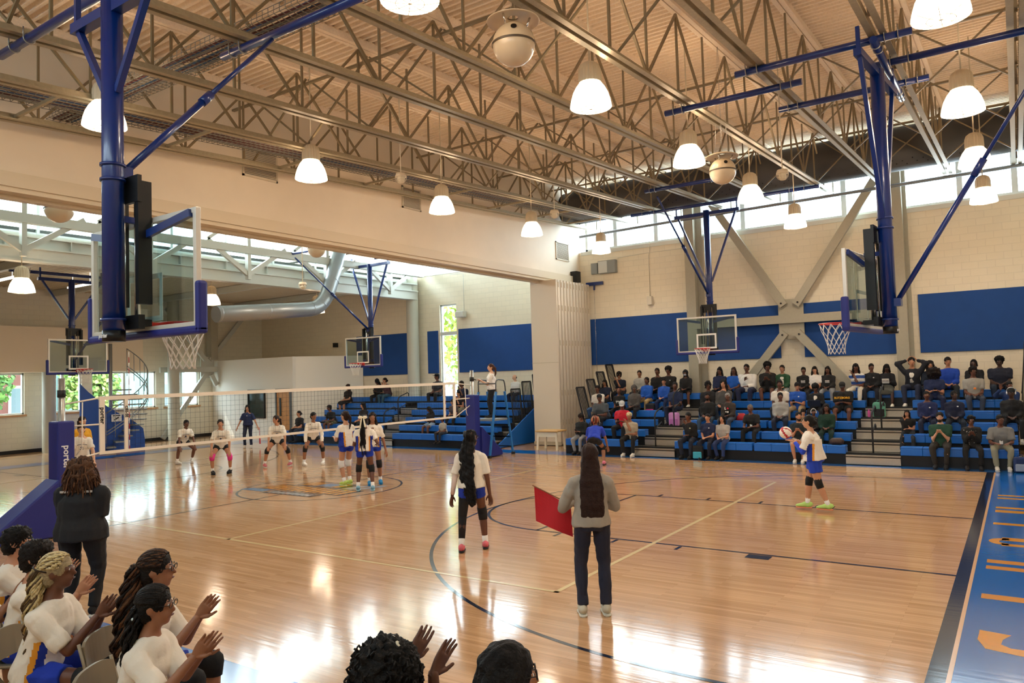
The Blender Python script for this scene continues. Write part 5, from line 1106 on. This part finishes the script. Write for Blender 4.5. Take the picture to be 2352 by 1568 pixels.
    if 'stripes' in ex:
        o = [c for c in t.children if c.name.startswith('shirt')][0]; o.data.materials.append(cloth('d8d6d0')); STR.append(o)
    if 'dots' in ex:
        b = PB(); rr = random.Random(3)
        for i in range(60): a = rr.uniform(-1.3, 1.3); z = rr.uniform(.02, .40); b.ell(at(z, .132*math.cos(a)*big)+rt*.165*math.sin(a)*big, .006, .006, .006, None, 6, 4)
        b.obj('dot_pattern', cloth('d8d4cc'), t)
STR = []; PROPS = []
for r_ in SPEC: sitter(r_)
# ---------------------------------------------------------------- players and officials
W_ = 'ece5d8'; ROY = '1437b0'
def jersey(side=.085):
    return [cloth(W_), cloth('15329c'), cloth('e0982a')]
def jfn(ax=.10, top=1.30, lo=.0):
    def f(c):
        if abs(c.x) > ax and c.z < min(top, 1.2) and abs(c.x) < (.19 if c.z > .98 else .24): return 1 if abs(c.x) > ax+.028 else 2
        return 0
    return f
def tee_print(ret, dz=.30, wd=.10, depth=.135):
    t, hp, HR, at, rt, fw, s, arms, legs = ret; b = PB()
    pts = [at(dz+.03*math.cos((i-4)/4*1.2), depth)+rt*((i-4)/4*wd) for i in range(9)]
    for i in range(8): b.cap(pts[i], pts[i].lerp(pts[i+1], .7), .007, .007, 5, 1)
    b.ell(at(dz-.045, depth+.003), .028, .006, .022); b.cap(at(dz-.09, depth)-rt*.04, at(dz-.09, depth)+rt*.04, .006, .006, 5, 1); b.obj('tee_print', cloth('2a3350'), t)
CR = dict(near=1)
# P1..P5 white tees behind the net
RDY = dict(wr=(.22, .33, .50), wl=(-.22, .33, .50))
def ready(x, y, rz, H, label, hy=0, pads='16171a', hair='pony', hc='17100e', skin='m', shoes='e4e0d8', wide=.24, lean=.62, pel=.74, sleeve=.42, ex='socks', **k):
    legset((wide, .05, .085), (-wide, -.02, .085)); s = H/1.66
    r = person((x, y, 0), rz, H, (0, -.12, pel*s), (lean, 0), 0, headyaw=hy, headpitch=-.05, shirt=W_, sleeve=sleeve, pants='17191d', ptype='s', skin=skin, hair=hair, haircol=hc, near=1, label=label, shoes=shoes, pads=pads, ex=ex, kr=(.4, 1, 0), kl=(-.4, 1, 0), wr=(.24*s, .30*s, (pel-.26)*s), wl=(-.24*s, .30*s, (pel-.26)*s), er=(1, -.2, .2), el=(-1, -.2, .2), footr=-.3, footl=.3, **k)
    tee_print(r); return r
PALM.clear()
ready(-21.15, 1.8, -1.75, 1.62, 'player in a white tee and black shorts bent forward, farthest left behind the net', .0, None, 'bun', '14100e', 'd')
ready(-17.5, .62, -2.25, 1.66, 'player in a white tee with pink knee pads behind the net', .0, 'e8409c', 'pony', '1c1412', 't', ('17181a', '17181a'), .22, .5, .80)
ready(-17.4, 2.4, -2.3, 1.68, 'player in a white tee and pink shoes with a curly ponytail behind the net', -.9, '16171a', 'pony', '2a1a14', 't', 'c46a70', .36, .5, .78)
ready(-16.6, 3.05, -2.2, 1.70, 'player in a long sleeved white tee with hands on knees behind the net', .5, '16171a', 'bun', '100d0d', 'm', 'ece8e0', .28, .5, .82, .95)
legset((.12, .0, .085), (-.12, 0, .085))
r = person((-23.7, 6.0, 0), -2.45, 1.60, (0, 0, .90), (.02, 0), 0, wr=(.38, .16, .72), wl=(-.42, .14, .74), shirt='1a2a55', sleeve=.45, pants='1a2440', skin='t', hair='long', haircol='15100f', near=1, label='line judge in a navy polo with arms held out behind the net', shoes='c8c2b4', ex='emblem')
o = MB().tube([(0, 0, 0), (0, .02, -.62)], .008, 6).obj('judge_flag', mat('flag_red', 'c01826', .7)); MB().bar((0, .01, -.32), (0, .02, -.62), .04, .03).obj('flag_cloth', MATS['flag_red'], o); tag(o, 'rolled red flag held low by the line judge in navy', 'flag'); o.location = (-23.48, 6.35, .74)
r = ready(-17.6, -3.0, -1.9, 1.72, 'player in a white tee with a low bun behind the left net post', -.2, '16171a', 'bun', '2a1c16', 'p', 'e4e0d8', .2, .35, .84); 
legset((.12, 0, .085), (-.12, 0, .085))
person((-19.7, -1.98, 0), -1.4, 1.74, (0, 0, .93), (.05, 0), 0, shirt='e0a01e', sleeve=.42, pants='1b1c20', skin='p', hair='pony', haircol='2a1c16', near=1, label='girl in a yellow top behind the bun haired player at the left')
# huddle on the near side of the net
legset((.10, .05, .085), (-.10, -.05, .085))
r = person((-12.48, .5, 0), 1.35, 1.72, (0, 0, .95), (.05, 0), 0, wr=(.12, .34, 1.08), wl=(-.12, .34, 1.10), shirt=W_, sleeve=.42, pants=ROY, ptype='s', skin='l', hair='pony', haircol='2a1813', near=1, label='player with a brown ponytail, white knee pads and lime shoes in the huddle', shoes=('c8e070', 'd8eab0'), pads='ece8e2', ex='socks', shirtmats=jersey(), shirtfn=jfn(.09, 1.25), shorts_len=.30, headyaw=.3)
legset((.16, -.05, .085), (-.16, .05, .085))
r = person((-11.42, .04, 0), .75, 1.66, (0, 0, .92), (.05, 0), 0, wr=(.28, .15, 1.0), wl=(-.14, .25, 1.05), shirt=W_, sleeve=.42, pants=ROY, ptype='s', skin='d', hair='bun', haircol='100d0d', near=1, label='player seen from behind with a big cream hair bow in the huddle', shoes=('7fb0c8', 'a8cdd8'), pads='131416', ex='socks', shirtmats=jersey(), shirtfn=jfn(.10, 1.2), shorts_len=.34, headyaw=-.2)
t, hp, HR, at, rt, fw, s = r[:7]; rn = random.Random(4); b = PB()
for i in range(26):
    x0 = rn.uniform(-.05, .05); ln = rn.uniform(.50, .80); ph = rn.random()*6; y_ = rn.uniform(-.02, .02)
    b.tube([hp(x0*(.5+j*.08)+.012*math.sin(ph+j*1.3), -.115+y_-.05*min(j, 3)/3+.010*math.cos(ph+j), .02-ln*j/9) for j in range(10)], [.013*s]*8+[.010*s, .004*s], 6)
b.obj('braids', hairm('0e0c0c'), t)
b = PB(); b.ell(hp(.05, -.15, .07), .055, .02, .035, HR).ell(hp(-.05, -.15, .07), .055, .02, .035, HR).cap(hp(.02, -.155, .06), hp(.06, -.17, -.13), .012, .022, 8).cap(hp(-.02, -.155, .06), hp(-.05, -.17, -.15), .012, .022, 8); b.obj('hair_bow', cloth('eae4cc'), t)
legset((.10, .03, .085), (-.16, -.10, .085))
person((-11.9, .78, 0), -2.3, 1.66, (0, 0, .93), (.0, 0), 0, wr=(.03, .30, 1.20), wl=(-.30, .03, .74), ar=(0, .1, 1), shirt=W_, sleeve=.45, pants=ROY, ptype='s', skin='m', hair='long', haircol='1c120f', near=1, label='player facing the camera with a hand raised in the huddle', shoes=('1d7fb8', '1d7fb8'), pads='131416', ex='socks', shirtmats=jersey(), shirtfn=jfn(.11, 1.1), shorts_len=.30)
# receiver with the long black mane
legset((.17, .12, .085), (-.16, -.06, .085))
r = person((-5.83, -3.38, 0), .62, 1.68, (0, 0, .93), (.02, 0), -.05, wr=(.27, .06, .66), wl=(-.28, .02, .76), shirt=W_, sleeve=.46, pants=ROY, ptype='s', skin='d', hair='blackmane', haircol='0d0c0d', near=2, label='player seen from behind with very long black hair and pink shoes', shoes=('e0707c', '18181a'), ex='socks glasses', headyaw=-.75, shorts_len=.36, hand='relaxed')
t, hp, HR, at, rt, fw, s, arms, legs = r
h, kn, an = legs[1][1:4]; PB().cap(h, kn, .088, .062, 14).cap(kn, an.lerp(kn, .25), .061, .045, 14, flat1=True).obj('leg_sleeve', cloth('1b1d21'), t)
h, kn, an = legs[0][1:4]; PB().cap(kn+(h-kn).normalized()*.10, kn, .068, .068, 14, flat0=True).cap(kn, kn+(an-kn).normalized()*.09, .068, .061, 14, flat1=True).obj('knee_pad', cloth('121214'), t)
q, sh, e, w2 = arms[1]; PB().cap(sh.lerp(e, .5), e, .049, .041, 12).cap(e, e.lerp(w2, .9), .041, .031, 12, flat1=True).obj('arm_sleeve', cloth('e4d2cb'), t)
# line judge with the red flag
legset((.12, .0, .085), (-.12, .0, .085))
r = person((-3.04, -5.02, 0), .60, 1.70, (0, 0, .95), (0, 0), 0, wr=(.10, .30, 1.12), wl=(-.16, .30, 1.08), shirt='9c9488', sleeve=1, pants='1f2336', ptype='l', skin='p', hair='straight', haircol='2b1812', near=2, label='line judge in a grey sweatshirt and navy trousers seen from behind', shoes=('c9c2ae', 'd9d4c4'), build=1.0, er=(1, -.9, -.8), el=(-1, -.9, -.8))
o = MB(); n_ = 10; vs = []
for i in range(n_+1):
    for j in range(n_+1):
        u_, v_ = i/n_, j/n_; vs.append((-.40*(1-u_)+.0*v_+.05*v_, .02*math.sin(u_*5+v_*2), .0+.17*(1-u_)-.36*v_*(1-.12*u_)))
o.add(vs, [(i*(n_+1)+j, i*(n_+1)+j+1, (i+1)*(n_+1)+j+1, (i+1)*(n_+1)+j) for i in range(n_) for j in range(n_)]); o = o.obj('judge_flag', mat('flag_red', 'c01826', .7)); tag(o, 'red flag held out to the left by the line judge in grey', 'flag'); q_ = o.modifiers.new('s', 'SOLIDIFY'); q_.thickness = .004
o.location = (-3.33, -4.93, 1.05); o.rotation_euler = (0, .12, .55); MB().tube([(-.42, 0, .18), (.2, 0, -.06)], .007, 8).obj('flag_pole', mat('wood_stick', '8a5a3a', .6), o)
# server
legset((.06, .16, .085), (-.06, -.20, .085))
r = person((-2.33, 1.58, 0), 1.62, 1.58, (0, 0, .90), (.12, 0), 0, wr=(.10, .27, 1.16), wl=(-.10, .29, 1.16), ar=(-.1, 1, .25), al=(.1, 1, .25), shirt=W_, sleeve=.45, pants='1c40b4', ptype='s', skin='l', hair='bun', haircol='15100f', near=2, build=1.3, label='server in white and blue jersey with number 8 holding the ball', shoes=('b8e07c', 'e88a6c'), pads='101012', ex='socks', shorts_len=.55, shirtmats=jersey(), shirtfn=lambda c: (1 if c.y > -.01 else 2) if abs(c.x) > .12 and c.z < 1.20 and -.045 < c.y < .09 and abs(c.x) < .27 else 0, hand='flat')
t, hp, HR, at, rt, fw, s, arms, legs = r; text('jersey_number', '8', .22, cloth('1a2350'), at(.26, -.150), (PI/2, 0, 0), t, .006)
q, sh, e, w2 = arms[1]; PB().cap(sh.lerp(e, .6), e, .052, .043, 12, flat0=True).cap(e, e.lerp(w2, .92), .043, .032, 12, flat1=True).obj('arm_sleeve', cloth('2447c8'), t)
b = PB(); b.ell((0, 0, 0), .105, .105, .105, None, 32, 20); o = b.obj('volleyball', [mat('ball_cream', 'efe6d8', .5), mat('ball_red', 'b3202c', .5)]); o.location = (-2.79, 1.60, 1.30); tag(o, 'red and cream volleyball in the hands of the server', 'ball')
for p in o.data.polygons: c = p.center.normalized(); p.material_index = 1 if (abs(c.x*.8+c.z*.5) < .16 or abs(c.x*.5-c.z*.8) > .80 or abs(c.y*.7+c.z*.6) < .12) else 0
# bending player with braids (behind the grey judge)
legset((.22, .05, .085), (-.22, -.15, .085))
r = person((-8.75, 5.75, 0), .35, 1.66, (0, -.1, .70), (.85, 0), 0, wr=(.30, .38, .42), wl=(-.26, .40, .40), shirt='2340b8', sleeve=.42, pants='16171c', ptype='s', skin='m', hair='braids', haircol='7a4430', near=1, label='crouching player in a blue jersey with red and blonde braids', shoes=('e0809a', '2a2a2e'), pads='131416', er=(1, 0, .3), el=(-1, 0, .3))
t, hp, HR, at, rt, fw, s = r[:7]; rn = random.Random(9); b = PB()
for i in range(60):
    a = rn.uniform(0, 2*PI); b.mi = i % 3; ln = rn.uniform(.1, .22); q = V((.075*math.cos(a), .085*math.sin(a)-.02, .06))
    b.tube([hp(q.x*(1+.10*j), q.y*(1+.10*j)-.01*j, .09-ln*j*j/25) for j in range(6)], [.011]*5+[.005], 5)
b.obj('braids', [hairm('a8452e'), hairm('1a1210'), hairm('d8b58a')], t)
# referee on the stand
legset((.10, .05, .085), (-.10, -.02, .085))
r = person((-12.8, 6.8, 1.14), 2.2, 1.66, (0, 0, .93), (.02, 0), 0, wr=(.05, .32, 1.14), wl=(-.06, .32, 1.16), shirt='ece8e2', sleeve=.45, pants='15161a', ptype='l', skin='p', hair='pony', haircol='4a2c20', near=1, label='referee in a white polo and black trousers on the blue stand', build=1.08, shoes='141416', ex='lanyardglasses'.replace('glasses', ''), headyaw=.35)
# coach in black
legset((.13, .0, .085), (-.13, .0, .085))
r = person((-7.83, -7.69, 0), .62, 1.66, (0, 0, .93), (.03, 0), 0, wr=(.03, .22, 1.04), wl=(-.03, .24, 1.08), shirt='15171c', sleeve=.46, pants='131418', ptype='l', skin='t', hair='bob', haircol='5a3d2a', near=2, build=1.42, label='woman with curly brown hair in black seen from behind by the left net post', shoes='141416', hem=.06)
t, hp, HR, at, rt, fw, s = r[:7]; rn = random.Random(2); b = PB()
for i in range(230):
    a = rn.uniform(PI*.95, PI*2.05); r0 = rn.uniform(.11, .18); zz = rn.uniform(-.02, .13); ln = rn.uniform(.16, .30); ph = rn.random()*6; b.mi = i % 2
    b.tube([hp(math.cos(a)*(r0*(.55+.12*j))+.008*math.sin(ph+j*2), math.sin(a)*(r0*(.55+.12*j))*.85-.02, zz-ln*j/5+.008*math.cos(ph+j*2)) for j in range(6)], [.010, .011, .011, .010, .008, .003], 5)
b.obj('curls', [hairm('6b4830'), hairm('3e291e')], t)
o = MB().bar(at(.405, -.11)-rt*.17, at(.405, -.11)+rt*.17, .006, .022).obj('back_print', cloth('b8b4ae'), t)
# ---------------------------------------------------------------- bench in the foreground
metc = mat('tan_folding_chair', '8f8470', .4, .3)
def chair(x, y, rz, label):
    t = empty('folding_chair', (x, y, 0), rz); tag(t, label, 'chair', 'tan folding chairs')
    b = MB()
    n_ = 10; vs = []
    for i in range(n_+1):
        u_ = -1+2*i/n_; yb = -.24-.03*(1-u_*u_); top = .80-.035*abs(u_)**4
        for z in (.60, .70, top): vs.append((u_*.215, yb-(z-.6)*.12, z))
    b.add(vs, [(3*i+j, 3*(i+1)+j, 3*(i+1)+j+1, 3*i+j+1) for i in range(n_) for j in range(2)]); o = b.obj('backrest', metc, t); q = o.modifiers.new('s', 'SOLIDIFY'); q.thickness = .02
    o = MB().box(-.20, .20, -.19, .20, .42, .445).obj('seat', metc, t, bevel=.012)
    for sx in (-1, 1):
        MB().tube([(sx*.225, -.27, .79), (sx*.225, -.22, .6), (sx*.23, .24, .01)], .011, 8).obj('leg', metc, t)
        MB().tube([(sx*.21, .12, .42), (sx*.21, -.28, .01)], .011, 8).obj('leg', metc, t)
    MB().tube([(-.23, .18, .12), (.23, .18, .12)], .008, 6).tube([(-.21, -.2, .1), (.21, -.2, .1)], .008, 6).obj('crossbar', metc, t); return t
CH = [(-5.70, -9.16, 'tan folding chair at the left edge under the girl with the 2'), (-5.03, -9.31, 'tan folding chair under the girl with the blonde braids'), (-4.38, -8.98, 'tan folding chair beside the blonde braided girl, second from the right'), (-3.75, -9.34, 'tan folding chair under the girl with black hair ties'), (-3.12, -9.36, 'empty tan folding chair at the right end of the bench'), (-6.05, -9.47, 'tan folding chair farthest left, half outside the frame')]
for x, y, lb in CH: chair(x, y, -.8 if x < -5.3 else -.97, lb)
chair(-1.69, -9.42, -.3, 'folding chair under the curly haired person with the cream headband'); chair(-1.22, -9.26, -.35, 'folding chair under the dark haired person at the bottom of the photo')
def bench(x, y, rz, H, label, wr=(.05, .42, .44), wl=(-.05, .40, .42), lean=.22, legy=.45, **k):
    legset((.13, legy, .085-.445), (-.13, legy-.03, .085-.445))
    kk = dict(shirt=W_, sleeve=.5, pants=ROY, ptype='s', near=2, shorts_len=.6, shirtmats=jersey(), shirtfn=lambda c: (1 if c.y-c.z*.22 > .03 else 2) if .125 < abs(c.x) < .192 and -.005 < c.y-c.z*.22 < .09 and c.z < .30 else 0, hand='flat', kr=(.25, 1, 1.2), kl=(-.25, 1, 1.2), ex='socks', pads='131416')
    kk.update(k); PALM.clear(); PALM.update({1: (-1, 0, .2), -1: (1, 0, .2)})
    r = person((x, y, .445), rz, H, (0, 0, .10), (lean, 0), 0, wr=wr, wl=wl, ar=(-.05, .6, .7), al=(.05, .6, .7), label=label, **kk); PALM.clear(); return r
def strands(r, cols, n_, L, seed, xs=.07, yoff=-.10, rad=.010, z0=.03, wav=.016, sway=0, out=0):
    t, hp, HR, at, rt, fw, s = r[:7]; rn = random.Random(seed); b = PB()
    for i in range(n_):
        x0 = rn.uniform(-xs, xs); ln = L*rn.uniform(.75, 1.05); ph = rn.random()*6; yy_ = yoff+rn.uniform(-.035, .03); b.mi = i % len(cols); K = 26
        b.tube([hp(x0*(.55+.8*min(1, j/8))+wav*math.sin(ph+j*1.1)+sway*(j/K)**1.5, yy_-.03*min(1, j/8)-out*(j/K)+wav*math.cos(ph+j*1.1), z0-ln*j/K) for j in range(K+1)], [rad]*(K-2)+[rad*.8, rad*.6, rad*.2], 5)
    for i in range(n_//2):
        ph = -1.5+3.0*(i+.5)/(n_//2)+rn.uniform(-.03, .03); b.mi = i % len(cols); d0 = V((math.sin(ph)*.95, .55+.2*math.cos(ph), math.cos(ph)*.75+.05)).normalized(); d1 = V((math.sin(ph)*.25, -1, .05)).normalized(); K = 12
        b.tube([hp(*[c_*r_+o_ for c_, r_, o_ in zip(d0.lerp(d1, j/K).normalized(), (.090, .107, .102), (wav*.25*math.sin(j*1.7+i), -.016, .026))]) for j in range(K+1)], rad*.9, 5)
    b.obj('braids', [hairm(c) for c in cols], t)
r = bench(-5.03, -9.31, -.95, 1.72, 'girl with long blonde crimped braids clapping on the front bench', hair='blond', haircol='a89878', skin='d', ex='socks', headyaw=.1, headpitch=.05)
strands(r, ['d2bd8a', 'b8a06a', '5a4630', 'e2d3a8'], 130, .80, 1, .095, -.105, .0085, .03, .020)
PB().tube([r[1](.085*math.cos(a), -.02+.10*math.sin(a)-.03, .02-.03*math.sin(a)) for a in [i*PI/10 for i in range(20)]], .005, 6, closed=True).obj('hair_tie', hairm('3a2a20'), r[0])
r = bench(-3.75, -9.34, -1.0, 1.62, 'girl with black hair ties and glasses clapping at the bench right end', hair='braids', haircol='100e0e', skin='m', ex='socks glasses', headyaw=.05, wr=(.16, .42, .46), wl=(.06, .42, .44))
strands(r, ['0f0d0d', '1a1514'], 60, .55, 2, .075, -.10, .009, .0, .010)
t, hp = r[0], r[1]
for q in (-1, 1): PB().cap(hp(q*.055-.01, -.105, -.06), hp(q*.055+.012, -.11, -.055), .011, .011, 8, 2).obj('hair_tie', cloth('cfe0e6'), t)
r = bench(-4.38, -8.98, -.95, 1.76, 'girl with long brown streaked curls and glasses behind her teammate', hair='braids', haircol='17110f', skin='m', ex='socks glasses', headyaw=.1)
strands(r, ['14100f', '2e1c14', '5a3a24'], 95, .85, 3, .085, -.12, .009, .03, .022, .0, .08)
r = bench(-5.70, -9.16, -.8, 1.68, 'girl with dark curly hair and number 2 on her white jersey', hair='curly', haircol='1a1310', skin='t', headyaw=-.2)
text('jersey_number', '2', .2, cloth('1a2350'), r[3](.24, -.142), (PI/2, 0, 0), r[0], .006)
r = bench(-6.05, -9.47, -.7, 1.68, 'girl with auburn curls at the left edge of the photo', hair='bighair', haircol='6e3a1e', skin='m', headyaw=-.1)
r = bench(-6.55, -8.95, -.8, 1.66, 'girl with black hair partly outside the left edge', hair='curly', haircol='120f0e', skin='t', wr=(.05, .5, .42))
# two heads at the bottom
r = bench(-1.69, -9.42, -.30, 1.70, 'person with big curly black hair and a cream headband clapping at the bottom', hair='bigcurl', haircol='0f0d0d', skin='d', ex='band', headyaw=0, shirt='1c1d22', shirtmats=None, shirtfn=None, pants='1c1d22', ptype='l', pads=None, wr=(.0, .27, .67), wl=(-.15, .24, .70), lean=.1)
rn = random.Random(12); t, hp = r[0], r[1]; b = PB()
for i in range(420):
    d = V((rn.gauss(0, 1), rn.gauss(0, 1)-.3, rn.gauss(0, 1))).normalized(); zc_ = rn.choice((0, -.1, -.2, -.3)); ph = rn.random()*6; q = V((d.x*(.15+(-zc_)*.16), d.y*.14-.05, zc_+d.z*.13))
    if q.y > .05 and q.z < .05: continue
    b.tube([hp(q.x*(1+.02*j)+.010*math.sin(ph+j*1.6), q.y*(1+.02*j)+.010*math.cos(ph+j*1.6), q.z-.014*j+.02) for j in range(6)], [.0055]*5+[.002], 4)
b.obj('curls', hairm('0f0d0d'), t)
r = bench(-1.22, -9.26, -.35, 1.74, 'person with wavy black hair and glasses at the bottom of the photo', hair='bigwave', haircol='100d0d', skin='l', ex='glasses', headyaw=-.55, shirt='24262c', shirtmats=None, shirtfn=None, pants='1c1d22', ptype='l', pads=None, wr=(.18, .34, .30), wl=(.05, .36, .30), lean=.15)
flush()
for o in STR:
    for p in o.data.polygons: p.material_index = int((p.center.z*11) % 2)
for nm, t, off, sz, col, lb in PROPS:
    M_ = Matrix.Translation(t.location) @ Matrix.Rotation(t.rotation_euler.z, 4, 'Z'); c = M_ @ off
    b = MB().box(-sz[0]/2, sz[0]/2, -sz[1]/2, sz[1]/2, -sz[2]/2, sz[2]/2); o = b.obj(nm, mat('prop_'+col, col, .35), bevel=min(sz)*.3 if nm != 'ball' else .018); o.location = c; o.rotation_euler = (-.4, 0, t.rotation_euler.z)
    lb = ' '.join(lb.split()[:16]); tag(o, lb, {'mobile_phone': 'phone'}.get(nm, nm))
# bags on the bleachers
def backpack(x, k, y, label, c1, c2, sc=1, side=8.0):
    z = 0.243*k+.004 if k else .002; t = empty('backpack', (x, y, z), .1); tag(t, label, 'backpack')
    MB().box(-.16*sc, .16*sc, -.10*sc, .10*sc, 0, .42*sc).obj('bag_body', cloth(c1), t, bevel=.06*sc); MB().box(-.13*sc, .13*sc, -.14*sc, -.09*sc, .03, .24*sc).obj('front_pocket', cloth(c2), t, bevel=.03*sc)
    MB().tube([(-.05, .02, .42*sc), (-.04, .02, .47*sc), (.04, .02, .47*sc), (.05, .02, .42*sc)], .008, 6).obj('handle', cloth(c1), t)
backpack(-8.18, 3, 9.85, 'pink backpack on the steps of the left aisle', 'c58ac4', 'b070b4'); backpack(-9.3, 4, 10.66, 'dark backpack with a shark mouth print on the upper rows', '23252b', 'c83a86')
backpack(-6.72, 0, 7.86, 'black backpack on the floor between the front bench legs', '191b1f', '3fa6bf', .9); backpack(.52, 0, 7.75, 'navy backpack on the floor at the right end of the bench', '1c2f5a', '8a95a8', .8); backpack(-2.62, 4, 10.72, 'green patterned backpack on the top row of the right aisle', '5fa08a', '23262a')
o = PB().loft([(0, 0, 0), (0, 0, .12), (0, 0, .20)], [.18, .15, .06], [.07, .06, .03], V((1, 0, 0))).obj('tote_bag', mat('red_bag', 'b0242a', .6)); o.location = (-6.02, 9.6, seat_z(2)); tag(o, 'red bag with a yellow edge beside the woman in the LOVE tee', 'bag'); MB().bar((-.12, 0, .19), (.10, 0, .16), .02, .02).obj('yellow_trim', cloth('d0a832'), o)
o = PB().loft([(-.16, 0, .08), (-.1, 0, .1), (.1, 0, .1), (.16, 0, .08)], [.05, .1, .1, .05], [.05, .09, .09, .05], V((0, 1, 0))).obj('handbag', mat('brown_bag', '3c2a22', .6, noise_=.3, nscale=30)); o.location = (-3.25, 8.2, seat_z(0)-.02); tag(o, 'brown patterned handbag on the front bench by the aisle', 'bag')
o = PB().cap((0, 0, .01), (0, 0, .16), .035, .035, 14).cap((0, 0, .17), (0, 0, .22), .018, .014, 10).obj('water_bottle', mat('pink_bottle', 'd85aa8', .4)); o.location = (-2.86, 10.6, .243*4+.01); tag(o, 'pink water bottle on the upper right aisle step', 'bottle')
